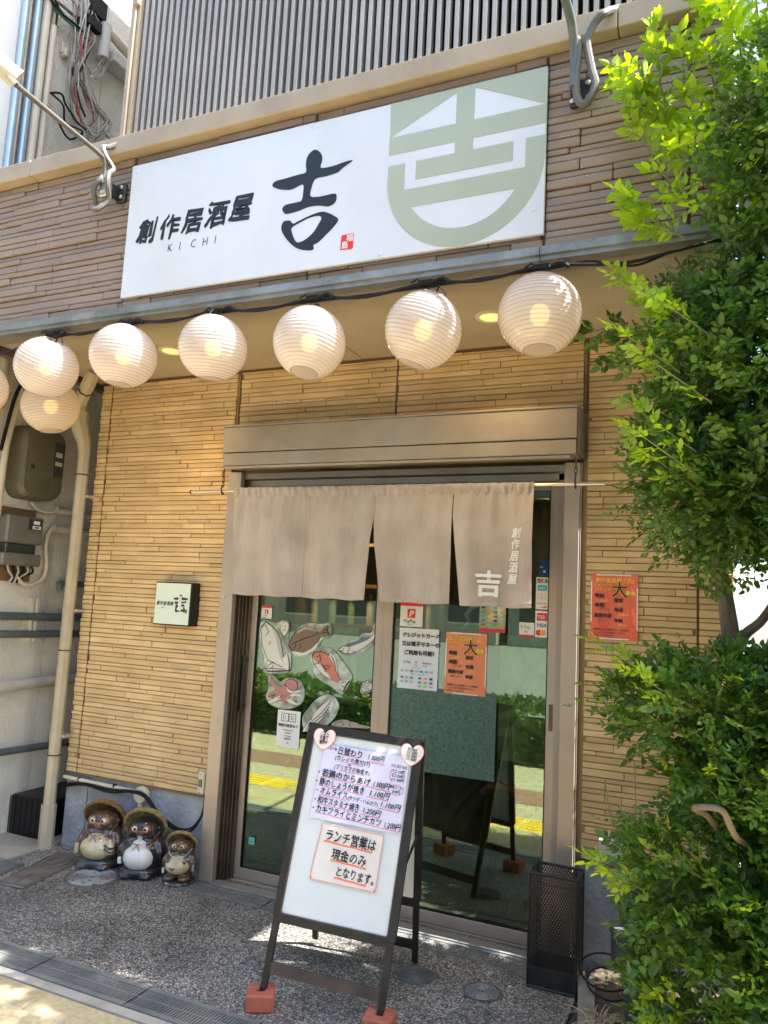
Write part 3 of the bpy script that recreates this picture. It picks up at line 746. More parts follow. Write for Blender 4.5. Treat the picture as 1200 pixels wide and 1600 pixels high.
def copy_tree(o, parent=None):
    c = o.copy(); COL.objects.link(c)
    if parent is not None: c.parent = parent; c.matrix_parent_inverse = o.matrix_parent_inverse.copy()
    for ch in [x for x in o.children]: copy_tree(ch, c)
    return c
M['lanternwarm'] = M['lantern']
for i, (x, y, z, a, b, lab) in enumerate(L):
    o = proto if i == 0 else copy_tree(proto)
    o.location = (x,y,z); o.rotation_euler = (R(a),R(b),R(i*47)); o.scale = ((1,1.0,.985),(1.02,1,.99),(1.01,.99,.97),(.97,1,1.01),(.99,1,1),(1,1,1),(1,1,.97),(.98,1,1))[i]; o['label'] = 'round white lantern, ' + lab
cabpts = [(-4.9,-.90,2.70),(-3.50,-.93,2.665),(-3.03,-.93,2.735),(-2.80,-.93,2.722),(-2.53,-.93,2.752),(-2.28,-.93,2.728),(-2.03,-.93,2.750),(-1.80,-.93,2.724),(-1.54,-.93,2.745),(-1.30,-.93,2.722),(-1.04,-.93,2.745),(-.82,-.93,2.728),(-.59,-.93,2.752),(-.45,-.93,2.738),(-.30,-.93,2.722),(-.14,-.93,2.742),(.06,-.92,2.775)]
cb = thing('lantern_cable', (-1.6,-.93,2.74), 'black electric cable with lamp clips strung under the metal eave', 'cable')
MB().tube(smoothpath(cabpts,7), .0062, 6).build('cable', M['cable'], cb, True)
MB().tube(smoothpath([(p[0]+.03,p[1]+.008,p[2]+(.012 if i%2 else -.010)) for i, p in enumerate(cabpts)],7), .0045, 6).build('second_cable', M['cable'], cb, True)
for i, (x, y, z, a, b, lab) in enumerate(L):
    if i == 6: continue
    c = MB(); c.bbox(x-.03,x+.035,-.945,-.915,2.735,2.757,.004); c.tube([(x-.06,-.935,2.752),(x-.035,-.935,2.765),(x-.02,-.93,2.75)], .004, 5)
    c.tube(smoothpath([(x+.03,-.93,2.745),(x+.07,-.935,2.755),(x+.10,-.935,2.735)],4), .008, 6)
    c.tube([(x-.01,-.935,2.74),(x-.008,-.935,2.70)], .0022, 5); c.tube([(x+.012,-.935,2.745),(x+.010,-.935,2.70)], .0022, 5)
    c.build('cable_clip', M['cable'], cb)
MB().tube(smoothpath([(-3.03,-.93,2.735),(-3.2,-.80,2.66),(-3.30,-.64,2.64)],5), .004, 5).build('branch_cable', M['cable'], cb)
for x, y, lab in ((-2.70,-.42,'yellow glowing recessed downlight in the soffit between the second and third lanterns'),(-.935,-.40,'yellow glowing recessed downlight in the soffit left of the last lantern')):
    t = thing('downlight', (x,y,2.80), lab, 'ceiling light', 'recessed lights in the soffit')
    MB().lathe([(.044,.012),(.052,-.006),(.068,-.006),(.070,.0)], (x,y,2.800), 32, cap=False).build('trim_ring', M['creamlight'], t, True)
    MB().lathe([(.0,-.003),(.0515,-.003)], (x,y,2.800), 32, cap=False).build('glowing_lens', M['downglow'], t)
    pl = bpy.data.lights.new('downlight_light','SPOT'); pl.energy = 5; pl.color = (1,.66,.30); pl.spot_size = R(120); pl.spot_blend = .8; pl.shadow_soft_size = .05
    o = bpy.data.objects.new('downlight_light', pl); COL.objects.link(o); o.location = (x,y,2.785); setpar(o, t)

# ------------------------------------------------------------------ noren
nr = thing('noren_curtain', (-1.6,-.15,2.07), 'taupe cotton noren door curtain with white lettering hanging on a steel rod', 'curtain')
def cloth_y(x, z):
    d = max(0, 2.062-z); g = math.exp(-d*9)
    y = -.156 + .0045*g*math.sin(x*130+2*math.sin(x*9)) 
    amp = min(1, d*4)
    y += amp*(.018*math.sin(x*13.3+.9+.4*z)+.014*math.sin(x*23.7+2.1+z*1.2)+.007*math.sin(x*47+z*3)) - .020*amp
    y += .006*math.exp(-((d-.10)/.09)**2)*math.sin(x*62+3*math.sin(x*5))
    y += .0025*noise.noise(Vector((x*14,3,z*9)))*amp*2
    return y
def panel(xl, xr, xlb, xrb, split, rsplit):
    # split: height below which the left / right edges drift apart
    m = MB(); nx, nz = 40, 60; V = []
    for j in range(nz+1):
        z = 2.090 - (2.090-1.515)*j/nz
        t = max(0, (split-z)/(split-1.515)) if split else 0; t2 = max(0, (rsplit-z)/(rsplit-1.515)) if rsplit else 0
        a = xl + (xlb-xl)*t; b = xr + (xrb-xr)*t2
        for i in range(nx+1):
            x = a + (b-a)*i/nx
            V.append((x, cloth_y(x, z), z + (.0025*math.sin(x*31) if j == nz else 0) + .004*(b-x)*0))
    F = [(j*(nx+1)+i, j*(nx+1)+i+1, (j+1)*(nx+1)+i+1, (j+1)*(nx+1)+i) for j in range(nz) for i in range(nx)]
    n0 = len(V); back = [(v[0], v[1]+.0018, v[2]) for v in V]
    m.add(V, F); m.add(back, [f[::-1] for f in F])
    o = m.build('cloth_panel', M['cloth'], nr, True)
    h = MB(); a, b = (xlb, xrb) if True else (xl, xr)
    V = []; k = 60
    for i in range(k+1):
        x = a + (b-a)*i/k
        for dz, dy in ((.0225,-.0002),(.0215,-.0028),(.003,-.0030),(-.0005,-.001)):
            V.append((x, cloth_y(x,1.52)+dy+.0012*math.sin(x*420), 1.5155+dz+.0025*math.sin(x*31)))
    F = [(i*4+q, i*4+q+1, (i+1)*4+q+1, (i+1)*4+q) for i in range(k) for q in range(3)]
    h.add(V, F); h.build('bottom_hem', M['cloth'], nr, True)
panel(-2.412,-1.962,-2.366,-1.957,2.06,2.0); panel(-1.9605,-1.568,-1.9555,-1.582,2.0,1.92)
panel(-1.5670,-1.162,-1.510,-1.156,1.92,1.92); panel(-1.1570,-.776,-1.102,-.764,1.93,2.06)
# rod sleeve band along the top, with its gathers and seam line
bm_ = MB(); V = []; nx = 420
for i in range(nx+1):
    x = -2.414 + (2.414-.774)*i/nx; g = .0045*math.sin(x*150+3*math.sin(x*8)) + .003*math.sin(x*71)
    for z, d in ((2.088,-.002),(2.086,-.011),(2.075,-.016),(2.062,-.0145),(2.050,-.010),(2.040,-.0075),(2.036,-.0035)):
        V.append((x + .004*math.sin(x*60), -.150 + d + g*(.35 if z > 2.08 else 1), z + .0012*math.sin(x*150)))
F = [(i*7+q, i*7+q+1, (i+1)*7+q+1, (i+1)*7+q) for i in range(nx) for q in range(6)]
bm_.add(V, F); bm_.build('rod_sleeve', M['cloth'], nr, True)
MB().tube([(-2.711,-.150,2.072),(-.465,-.150,2.076)], .0085, 10).build('rod', M['steel'], nr, True)
MB().tube([(-2.713,-.150,2.072),(-2.705,-.150,2.072)], .0105, 10).build('rod_cap', M['black'], nr)
for cx_ in (-2.495,-.592):
    c = MB(); c.lathe([(.004,0),(.004,.02)], (cx_,-.150,2.178), 6)
    for k in range(3):
        z = 2.165-.027*k; pts = []
        for q in range(13):
            an = 2*math.pi*q/12; u, v = .0065*math.cos(an), .017*math.sin(an)
            pts.append((cx_+(u if k%2 else 0), -.150+(0 if k%2 else u), z+v))
        c.tube(pts, .0022, 6, cap=False)
    c.tube(smoothpath([(cx_,-.158,2.105),(cx_,-.165,2.085),(cx_,-.160,2.062),(cx_,-.145,2.058),(cx_,-.138,2.07)],4), .0035, 6)
    c.build('chain_hook', M['black'], nr)
def on_cloth(q): return Vector((q.x, cloth_y(q.x, q.z)-.0045+(q.y+.2), q.z))
for i, ch in enumerate('創作居酒屋'):
    text('white_lettering', ch, .050, (-.874-.004*i,-.2,1.836-.0525*i), M['wprint'], nr, bold=.0011, shear=.15, wmap=on_cloth)
text('white_lettering', '吉', .125, (-1.035,-.2,1.573), M['wprint'], nr, bold=.0034, wmap=on_cloth, sx=1.0, res=4)

# ------------------------------------------------------------------ posters and stickers on glass and wall
def card(name, x0, x1, z0, z1, y, mt, label, cat, th=.0008, rot=0, border=None, curl=0, group=None):
    t = thing(name, ((x0+x1)/2, y, z0), label, cat, group)
    m = MB()
    nx, nz = (8, 10) if curl else (1, 1); V = []
    for j in range(nz+1):
        for i in range(nx+1):
            u, v = i/nx, j/nz
            V.append((x0+(x1-x0)*u, y - curl*(abs(u-.5)*2)**3*(abs(v-.5)*2)**2 - .0006*math.sin(u*9+v*5)*(1 if curl else 0), z0+(z1-z0)*v))
    F = [(j*(nx+1)+i, j*(nx+1)+i+1, (j+1)*(nx+1)+i+1, (j+1)*(nx+1)+i) for j in range(nz) for i in range(nx)]
    m.add(V, F); m.add([(a, b+th, c) for a, b, c in V], [f[::-1] for f in F])
    o = m.build('sheet', mt, t, bool(curl))
    if border:
        w_, bm = border; bb = MB()
        bb.box(x0,x1,y-.0012,y-.0002,z1-w_,z1).box(x0,x1,y-.0012,y-.0002,z0,z0+w_).box(x0,x0+w_,y-.0012,y-.0002,z0+w_,z1-w_).box(x1-w_,x1,y-.0012,y-.0002,z0+w_,z1-w_)
        bb.build('border', bm, t)
    return t
def T(t, body, size, x, z, y, mt, **k): return text('lettering', body, size, (x, y, z), mt, t, **k)
def chip(t, x, z, w_, h_, y, mt, name='coloured_mark'): return MB().box(x, x+w_, y-.0006, y, z, z+h_).build(name, mt, t)
C_ = {k: mat(k+' print', v, .45) for k, v in dict(blue=(.03,.22,.55), cyan=(.05,.45,.62), green=(.05,.38,.12), yellow=(.80,.58,.08), navy=(.02,.05,.2), crimson=(.62,.03,.05), orangeink=(.85,.35,.04), teal=(.15,.60,.45), grey=(.45,.45,.45), pink=(.75,.35,.40)).items()}
YG, YR = .098, .078   # outer faces of the left and right panes
# QR payment sign
t = card('payment_sticker', -1.503,-1.380,1.397,1.520, YR, M['paper'], 'white and red square payment sticker at the top left of the right door glass', 'sticker')
chip(t,-1.503,1.500,.123,.02,YR-.001,M['red']); chip(t,-1.463,1.440,.043,.046,YR-.001,M['red'])
text('logo_letter','P',.046,(-1.455,YR-.0022,1.446),M['wprint'],t,bold=.001,shear=.2); T(t,'PayPay',.024,-1.482,1.416,YR-.001,M['ink']); T(t,'QR OK',.008,-1.462,1.404,YR-.001,C_['blue'])
# card notice
t = card('card_notice', -1.501,-1.287,1.088,1.389, YR, M['paper'], 'white printed notice about cards and electronic money on the right door', 'notice', curl=.004)
yy = YR-.0045
for s_, x, z in (('クレジットカード',-1.485,1.345),('又は電子マネーの',-1.485,1.302),('ご利用も可能！',-1.472,1.258)): T(t,s_,.0255,x,z,yy,M['ink'],bold=.0010)
for s_, x in (('R Pay',-1.472),('R',-1.408),('Rakuten',-1.370)): T(t,s_,.018 if s_!='Rakuten' else .014,x,1.215,yy,C_['crimson'] if len(s_)<3 else M['inkgrey'])
T(t,'Edy',.009,-1.412,1.203,yy,M['inkgrey']); T(t,'Card',.011,-1.368,1.201,yy,M['inkgrey'])
T(t,'クレジットカード',.006,-1.425,1.192,yy,M['inkgrey']); T(t,'電子マネー・QRコード決済',.006,-1.43,1.160,yy,M['inkgrey'])
cl = ['crimson','grey','blue','teal','cyan','pink','green','yellow','navy','orangeink']
for i in range(7): chip(t,-1.485+i*.026,1.172,.017,.009,yy,C_[('grey','grey','crimson','teal','blue','cyan','grey')[i]])
for r_, z in enumerate((1.138,1.118)):
    for i in range(3): chip(t,-1.484+i*.026,z,.014,.010,yy,C_[cl[(i+r_*3)%10]])
    for i in range(3): chip(t,-1.388+i*.030,z,.016,.011,yy,C_[cl[(i*3+r_*4+2)%10]])
for i in range(3): chip(t,-1.388+i*.030,1.101,.016,.008,yy,C_[cl[(i*2+1)%10]])
# recruitment posters
def recruit(x0, z0, y, lab, mt, sc=1.0, rot=0):
    t = card('recruitment_poster', x0, x0+.21*sc, z0, z0+.298*sc, y, mt, lab, 'poster', border=(.005, M['wprint']), curl=.003)
    yy = y-.0042; q = lambda s_, size, u, v, m_=M['ink'], **k: T(t, s_, size*sc, x0+u*sc, z0+v*sc, yy, m_, **k)
    q('創作居酒屋「吉」', .023, .022, .262, M['yellowink'], bold=.0004); q('アルバイト', .017, .012, .240, M['yellowink'], rot=.06); q('スタッフ', .017, .022, .222, M['yellowink'])
    q('大', .078, .092, .200, M['yellowink'], bold=.0026, sx=.95); text('lettering','大',.078*sc,(x0+.092*sc,yy-.0012,z0+.200*sc),M['ink'],t,bold=.0008,sx=.95)
    q('募集', .022, .155, .206, M['yellowink'], bold=.0006)
    q('時給', .022, .018, .190, bold=.0006); q('1,100円', .014, .030, .171, M['yellowink']); q('時間', .022, .018, .146, bold=.0006); q('17時〜23時', .010, .035, .132, M['inkgrey'])
    q('業務内容', .020, .016, .100, bold=.0006); q('調理・ホール', .010, .030, .082, M['inkgrey'])
    q('服装', .020, .105, .172, bold=.0005); q('自由', .011, .120, .157, M['yellowink']); q('待遇', .020, .106, .128, bold=.0005); q('まかない付', .011, .118, .110, M['yellowink'])
    q('年齢', .020, .106, .080, bold=.0005); q('18才以上', .011, .122, .063, M['yellowink'])
    q('未経験の方も大歓迎です。お気軽に', .0100, .012, .040); q('スタッフまでお声掛けください。', .0100, .012, .026); q('お待ちしております。', .0100, .012, .013)
    return t
recruit(-1.250,1.084,YR,'smooth orange staff recruitment poster taped to the right door glass',M['orange'])
p2 = recruit(-.537,1.398,-.018,'crinkled red orange recruitment poster on the tan wall right of the door',M['orange2'],.965)
rg = random.Random(3); g = MB()
for k in range(26):
    x = rg.uniform(-.53,-.345); z = rg.uniform(1.41,1.66); pts = [(x,-.0215,z)]
    for q in range(3): x += rg.uniform(-.012,.012); z -= rg.uniform(.01,.03); pts.append((min(max(x,-.533),-.34),-.0212,max(z,1.405)))
    g.tube(pts, .0007, 4)
g.build('crease', M['coral'], p2)
# card stickers by the right stile
t = card('card_sticker', -.808,-.747,1.516,1.668, YR, M['paper'], 'tall pale sticker with four card marks, upper one on the right door stile', 'sticker')
chip(t,-.802,1.640,.016,.020,YR-.001,C_['navy']); chip(t,-.785,1.640,.016,.020,YR-.001,C_['crimson']); chip(t,-.768,1.640,.016,.020,YR-.001,C_['green'])
T(t,'JCB',.020,-.801,1.643,YR-.002,M['wprint'],sx=1.15,shear=.2); chip(t,-.800,1.603,.045,.028,YR-.001,C_['cyan']); T(t,'AMEX',.012,-.795,1.612,YR-.002,M['wprint'])
chip(t,-.797,1.563,.038,.028,YR-.001,C_['grey']); chip(t,-.795,1.565,.034,.024,YR-.0012,M['paper']); T(t,'D',.02,-.786,1.568,YR-.002,C_['blue']); T(t,'DISCOVER',.0095,-.802,1.540,YR-.001,M['ink']); shape('orange_wedge',[[(0,0),(.035,.012),(.035,0)]],M['coral'],t,org=(-.79,YR-.001,1.522))
t = card('card_sticker', -.808,-.745,1.384,1.508, YR, M['paper'], 'sticker with red, blue lettered and two circle card marks, just under the tall one', 'sticker')
chip(t,-.800,1.462,.048,.036,YR-.001,C_['crimson']); T(t,'TS3',.022,-.797,1.472,YR-.002,M['wprint'],bold=.0005); T(t,'VISA',.024,-.803,1.432,YR-.001,C_['navy'],bold=.0006,shear=.25)
for x, m_ in ((-.790,M['red']),(-.770,C_['orangeink'])): MB().lathe([(.0,0),(.014,0),(.014,.0006)], (x,YR-.0005-(.0006 if x>-.78 else 0),1.405), 20, (0,-1,0)).build('circle_mark', m_, t)
t = card('pay_sticker', -.884,-.812,1.380,1.450, YR, M['paper'], 'small square pay sticker with a red foot, left of the card sticker', 'sticker')
T(t,'R Pay',.021,-.878,1.422,YR-.001,M['inkgrey']); T(t,'ED',.014,-.858,1.402,YR-.001,M['inkgrey']); chip(t,-.884,1.380,.072,.012,YR-.001,C_['crimson'])
t = card('brand_sheet', -1.083,-.952,1.393,1.530, YR, M['filmpale'], 'pale sheet of small payment marks with a red foot, under the curtain hem', 'notice')
chip(t,-1.083,1.393,.131,.018,YR-.001,C_['crimson'])
for r_ in range(5):
    for i in range(4): chip(t,-1.073+i*.031,1.423+r_*.021,.018,.010,YR-.001,C_[cl[(i*3+r_*2)%10]])
t = card('small_dark_sticker', -.795,-.752,1.672,1.75, YR, C_['navy'], 'small dark blue sticker above the tall card sticker', 'sticker')
chip(t,-.79,1.715,.012,.003,YR-.001,M['wprint']); chip(t,-.775,1.69,.01,.01,YR-.001,M['wprint'])
t = card('payment_sticker', -2.351,-2.284,1.391,1.462, YG, M['paper'], 'small white sticker with a red top at the upper left of the left door glass', 'sticker')
chip(t,-2.351,1.450,.067,.012,YG-.001,M['red']); chip(t,-2.329,1.418,.022,.022,YG-.001,M['red']); T(t,'R',.02,-2.325,1.42,YG-.002,M['wprint']); T(t,'Pay',.012,-2.332,1.404,YG-.001,M['inkgrey']); chip(t,-2.348,1.394,.03,.004,YG-.001,C_['blue'])
# no-smoking style notice on the left pane
t = card('smoking_notice', -2.203,-2.062,.716,.908, YG, M['wprint'], 'white notice with a two square pictogram, left of the menu board on the left door', 'notice')
g = MB(); 
for a, b in ((-2.178,-2.134),(-2.132,-2.088)): 
    g.box(a,b,YG-.002,YG-.0008,.890,.8925).box(a,b,YG-.002,YG-.0008,.850,.8525).box(a,a+.002,YG-.002,YG-.0008,.85,.89).box(b-.002,b,YG-.002,YG-.0008,.85,.89)
for a in (-2.166,-2.118): g.box(a,a+.002,YG-.002,YG-.0008,.862,.882).box(a+.004,a+.018,YG-.002,YG-.0008,.862,.864); g.tube([(a+.008,YG-.0015,.88),(a+.016,YG-.0015,.876),(a+.014,YG-.0015,.868)],.0008,4)
g.build('pictogram', M['ink'], t)
T(t,'喫煙可能室あり',.0175,-2.194,.822,YG-.001,M['ink'],bold=.0003)
for i, s_ in enumerate(('Smoking room','available','on request','喫煙室有')): T(t,s_,.0105,-2.133,.802-.0155*i,YG-.001,M['inkgrey'],align='CENTER')
T(t,'人',.018,-2.141,.733,YG-.001,M['inkgrey'])
t = card('green_sticker', -2.333,-2.296,.185,.223, YG, C_['teal'], 'tiny mint green sticker near the foot of the left door glass', 'sticker'); T(t,'OK',.014,-2.326,.198,YG-.001,M['inkgrey'])

# fish decals
FC = {k: mat(k+' decal', v, .5) for k, v in dict(pale=(.68,.66,.60), brown=(.20,.13,.085), pinkred=(.62,.20,.13), rose=(.46,.20,.18), bluegrey=(.12,.19,.24), tan=(.42,.33,.24)).items()}
def decal(name, lab, clear, layers, strokes=(), dots=()):
    cxm = sum(p[0] for p in clear)/len(clear); czm = min(p[1] for p in clear)
    t = thing(name, (cxm, YG, czm), lab, 'fish sticker', 'seafood stickers on the left door')
    shape('clear_backing', [smooth2(clear,3)], M['clear'], t, org=(0,YG-.0008,0))
    for i, (lp_, m_, sm) in enumerate(layers):
        if i == 0:
            mx_, mz_ = sum(p[0] for p in lp_)/len(lp_), sum(p[1] for p in lp_)/len(lp_)
            shape('dark_outline', [smooth2([(mx_+(a-mx_)*1.06, mz_+(b-mz_)*1.06) for a, b in lp_],3) if sm else [(mx_+(a-mx_)*1.06, mz_+(b-mz_)*1.06) for a, b in lp_]], M['ink'], t, org=(0,YG-.0018,0))
        shape('printed_shape', [smooth2(lp_,3) if sm else lp_], m_, t, org=(0,YG-.0030-.0009*i,0))
    if strokes:
        g = MB()
        for s_ in strokes: g.tube([(a, YG-.0045-.0009*len(layers), b) for a, b in s_], .0016, 4)
        tag(g.build('ink_line', M['ink'], t), kind='stuff')
    for a, b, r_ in dots:
        MB().lathe([(0,0),(r_,0),(r_,.0008)], (a,YG-.0045-.0009*len(layers),b), 10, (0,-1,0)).build('eye', M['ink'], t)
FD = {
 'bass_clear': [(-2.354,1.358),(-2.333,1.379),(-2.294,1.378),(-2.248,1.371),(-2.204,1.389),(-2.17,1.381),(-2.16,1.344),(-2.168,1.299),(-2.147,1.218),(-2.137,1.143),(-2.153,1.111),(-2.205,1.1),(-2.294,1.093),(-2.315,1.11),(-2.312,1.174),(-2.337,1.237),(-2.353,1.3)],
 'bass': [(-2.317,1.37),(-2.277,1.35),(-2.245,1.326),(-2.219,1.283),(-2.204,1.239),(-2.192,1.183),(-2.168,1.21),(-2.153,1.161),(-2.151,1.123),(-2.228,1.114),(-2.288,1.109),(-2.297,1.131),(-2.285,1.163),(-2.312,1.213),(-2.33,1.25),(-2.337,1.295),(-2.344,1.333),(-2.327,1.353)],
 'bass2': [(-2.213,1.36),(-2.189,1.38),(-2.171,1.368),(-2.172,1.337),(-2.19,1.304),(-2.21,1.322),(-2.219,1.34)],
 'bass_back': [(-2.277,1.35),(-2.245,1.326),(-2.219,1.283),(-2.204,1.239),(-2.188,1.155),(-2.207,1.182),(-2.226,1.231),(-2.245,1.287)],
 'flounder_clear': [(-2.161,1.255),(-2.146,1.313),(-2.098,1.36),(-2.041,1.381),(-1.962,1.38),(-1.919,1.386),(-1.902,1.34),(-1.914,1.308),(-1.956,1.3),(-1.981,1.248),(-2.043,1.206),(-2.101,1.196),(-2.147,1.224)],
 'flounder': [(-2.157,1.255),(-2.139,1.307),(-2.111,1.34),(-2.069,1.36),(-2.025,1.358),(-1.98,1.329),(-1.96,1.349),(-1.94,1.372),(-1.929,1.37),(-1.931,1.345),(-1.915,1.324),(-1.943,1.316),(-1.971,1.311),(-1.983,1.279),(-2.017,1.246),(-2.066,1.22),(-2.11,1.22),(-2.14,1.234)],
 'flounder_fin': [(-2.115,1.334),(-2.069,1.362),(-2.025,1.358),(-1.98,1.332),(-2.017,1.343),(-2.061,1.346),(-2.11,1.321)],
 'flounder_belly': [(-2.132,1.225),(-2.066,1.22),(-2.017,1.246),(-1.983,1.279),(-1.973,1.286),(-1.995,1.241),(-2.044,1.213),(-2.094,1.2)],
 'bream_clear': [(-2.025,1.202),(-2.009,1.234),(-1.954,1.262),(-1.896,1.254),(-1.852,1.22),(-1.822,1.186),(-1.77,1.129),(-1.775,1.093),(-1.812,1.029),(-1.833,1.024),(-1.883,1.053),(-1.941,1.079),(-1.986,1.106),(-2.003,1.154)],
 'bream': [(-2.008,1.203),(-1.994,1.226),(-1.952,1.232),(-1.908,1.216),(-1.878,1.188),(-1.862,1.152),(-1.852,1.117),(-1.837,1.094),(-1.782,1.098),(-1.801,1.072),(-1.816,1.038),(-1.832,1.064),(-1.844,1.087),(-1.886,1.095),(-1.929,1.11),(-1.967,1.138),(-1.99,1.161)],
 'bream_belly': [(-2.008,1.203),(-1.991,1.185),(-1.954,1.164),(-1.916,1.13),(-1.886,1.095),(-1.929,1.11),(-1.967,1.138),(-1.99,1.161)],
 'bream_fin': [(-1.902,1.232),(-1.877,1.219),(-1.86,1.183),(-1.851,1.129),(-1.861,1.146),(-1.878,1.182),(-1.908,1.213)],
 'bream_tail': [(-1.84,1.09),(-1.782,1.099),(-1.804,1.069),(-1.816,1.038),(-1.832,1.061)],
 'salmon_clear': [(-1.862,1.256),(-1.815,1.29),(-1.747,1.313),(-1.722,1.345),(-1.668,1.354),(-1.657,1.397),(-1.631,1.408),(-1.617,1.387),(-1.62,1.333),(-1.652,1.307),(-1.677,1.269),(-1.743,1.234),(-1.811,1.223),(-1.853,1.232)],
 'salmon': [(-1.851,1.251),(-1.828,1.271),(-1.787,1.292),(-1.74,1.308),(-1.687,1.329),(-1.654,1.343),(-1.642,1.359),(-1.647,1.389),(-1.619,1.375),(-1.621,1.354),(-1.637,1.341),(-1.666,1.306),(-1.698,1.28),(-1.744,1.249),(-1.784,1.237),(-1.825,1.237)],
 'salmon_back': [(-1.828,1.271),(-1.787,1.292),(-1.74,1.308),(-1.687,1.329),(-1.654,1.343),(-1.686,1.314),(-1.733,1.293),(-1.779,1.274),(-1.807,1.269)],
 'octo_clear': [(-2.278,1.075),(-2.256,1.09),(-2.225,1.073),(-2.201,1.056),(-2.158,1.079),(-2.092,1.078),(-2.053,1.044),(-2.043,0.996),(-2.061,0.951),(-2.117,0.921),(-2.19,0.914),(-2.259,0.932),(-2.285,0.973),(-2.273,1.012)],
 'octo_head': [(-2.174,1.046),(-2.157,1.066),(-2.128,1.073),(-2.102,1.065),(-2.091,1.044),(-2.099,1.022),(-2.124,1.01),(-2.101,1.003),(-2.122,0.982),(-2.151,0.983),(-2.156,0.954),(-2.182,0.958),(-2.219,0.954),(-2.239,0.965),(-2.205,1.006),(-2.188,1.026)],
 'oct1': [(-2.27,1.079),(-2.259,1.08),(-2.246,1.059),(-2.222,1.036),(-2.188,1.026),(-2.197,1.01),(-2.236,1.022),(-2.26,1.045)],
 'oct2': [(-2.273,0.974),(-2.256,0.998),(-2.205,1.012),(-2.196,0.994),(-2.248,0.983),(-2.269,0.965)],
 'oct3': [(-2.267,0.941),(-2.238,0.959),(-2.195,0.982),(-2.186,0.964),(-2.222,0.948),(-2.259,0.935)],
 'oct4': [(-2.183,0.964),(-2.161,0.966),(-2.156,0.948),(-2.137,0.938),(-2.162,0.938),(-2.179,0.949)],
 'oct5': [(-2.15,0.973),(-2.113,0.965),(-2.09,0.951),(-2.061,0.954),(-2.089,0.942),(-2.127,0.951),(-2.153,0.961)],
 'oct6': [(-2.13,0.994),(-2.094,1.003),(-2.061,1.0),(-2.064,0.988),(-2.093,0.991),(-2.122,0.982)],
 'oct7': [(-2.151,1.033),(-2.139,1.018),(-2.109,1.011),(-2.066,1.025),(-2.062,1.013),(-2.108,1.002),(-2.146,1.008)],
 'shell_clear': [(-1.715,1.056),(-1.707,1.087),(-1.688,1.109),(-1.658,1.109),(-1.643,1.086),(-1.651,1.056),(-1.684,1.038),(-1.711,1.039)],
 'shell': [(-1.705,1.06),(-1.697,1.088),(-1.677,1.104),(-1.65,1.089),(-1.649,1.068),(-1.671,1.054),(-1.698,1.049)],
 'squid_clear': [(-2.049,0.885),(-2.016,0.931),(-1.977,0.978),(-1.922,1.01),(-1.874,1.012),(-1.836,0.973),(-1.84,0.93),(-1.872,0.879),(-1.925,0.843),(-2.001,0.811),(-2.037,0.825)],
 'squid': [(-1.869,1.0),(-1.871,0.969),(-1.876,0.945),(-1.903,0.93),(-1.928,0.891),(-1.955,0.861),(-1.983,0.861),(-1.991,0.876),(-1.979,0.904),(-1.953,0.937),(-1.913,0.974)],
 'squid_fin': [(-1.869,1.0),(-1.863,0.964),(-1.878,0.926),(-1.903,0.924),(-1.887,0.95)],
 'squid_arm': [(-1.984,0.876),(-2.012,0.864),(-2.031,0.838),(-2.04,0.806),(-2.015,0.815),(-2.002,0.835),(-1.969,0.86)],
 'crab_clear': [(-1.871,0.867),(-1.817,0.894),(-1.763,0.891),(-1.694,0.88),(-1.627,0.87),(-1.829,0.854)],
}

D_ = FD
decal('sea_bass_sticker','white sea bass sticker standing upright, leftmost of the fish on the left door',D_['bass_clear'],[(D_['bass'],FC['pale'],False),(D_['bass_back'],C_['grey'],False)],
      [[(-2.31,1.345),(-2.29,1.32),(-2.31,1.30)],[(-2.285,1.27),(-2.275,1.255),(-2.29,1.25)],[(-2.285,1.165),(-2.24,1.15),(-2.19,1.135)],[(-2.29,1.13),(-2.25,1.16)],[(-2.26,1.12),(-2.25,1.14)],[(-2.30,1.12),(-2.17,1.125)]],[(-2.315,1.352,.004)])
decal('small_fan_sticker','small pale round fin sticker right beside the white sea bass head',[(a-.0,b) for a,b in [(-2.225,1.35),(-2.19,1.388),(-2.163,1.37),(-2.165,1.33),(-2.19,1.295),(-2.222,1.318)]],[(D_['bass2'],FC['pale'],True)],[[(-2.205,1.35),(-2.185,1.36)],[(-2.205,1.33),(-2.185,1.34)]])
decal('flounder_sticker','brown flounder sticker at the top centre of the left door',D_['flounder_clear'],[(D_['flounder'],FC['brown'],False),(D_['flounder_fin'],FC['tan'],False),(D_['flounder_belly'],FC['pale'],False)],
      [[(-2.115,1.275),(-2.06,1.30),(-2.01,1.315),(-1.975,1.335)],[(-2.12,1.27),(-2.115,1.25),(-2.125,1.24)],[(-2.09,1.265),(-2.08,1.25),(-2.095,1.24)],[(-1.955,1.345),(-1.93,1.355)],[(-1.955,1.335),(-1.925,1.338)]],[(-2.137,1.262,.004),(-2.125,1.272,.003)])
decal('salmon_sticker','silver blue salmon sticker at the upper right of the left door',D_['salmon_clear'],[(D_['salmon'],FC['pale'],False),(D_['salmon_back'],FC['bluegrey'],False)],
      [[(-1.80,1.285),(-1.79,1.26),(-1.80,1.24)],[(-1.845,1.247),(-1.82,1.247)],[(-1.735,1.31),(-1.725,1.325),(-1.712,1.315)],[(-1.77,1.25),(-1.75,1.24)],[(-1.635,1.38),(-1.63,1.355)]],[(-1.825,1.258,.003)])
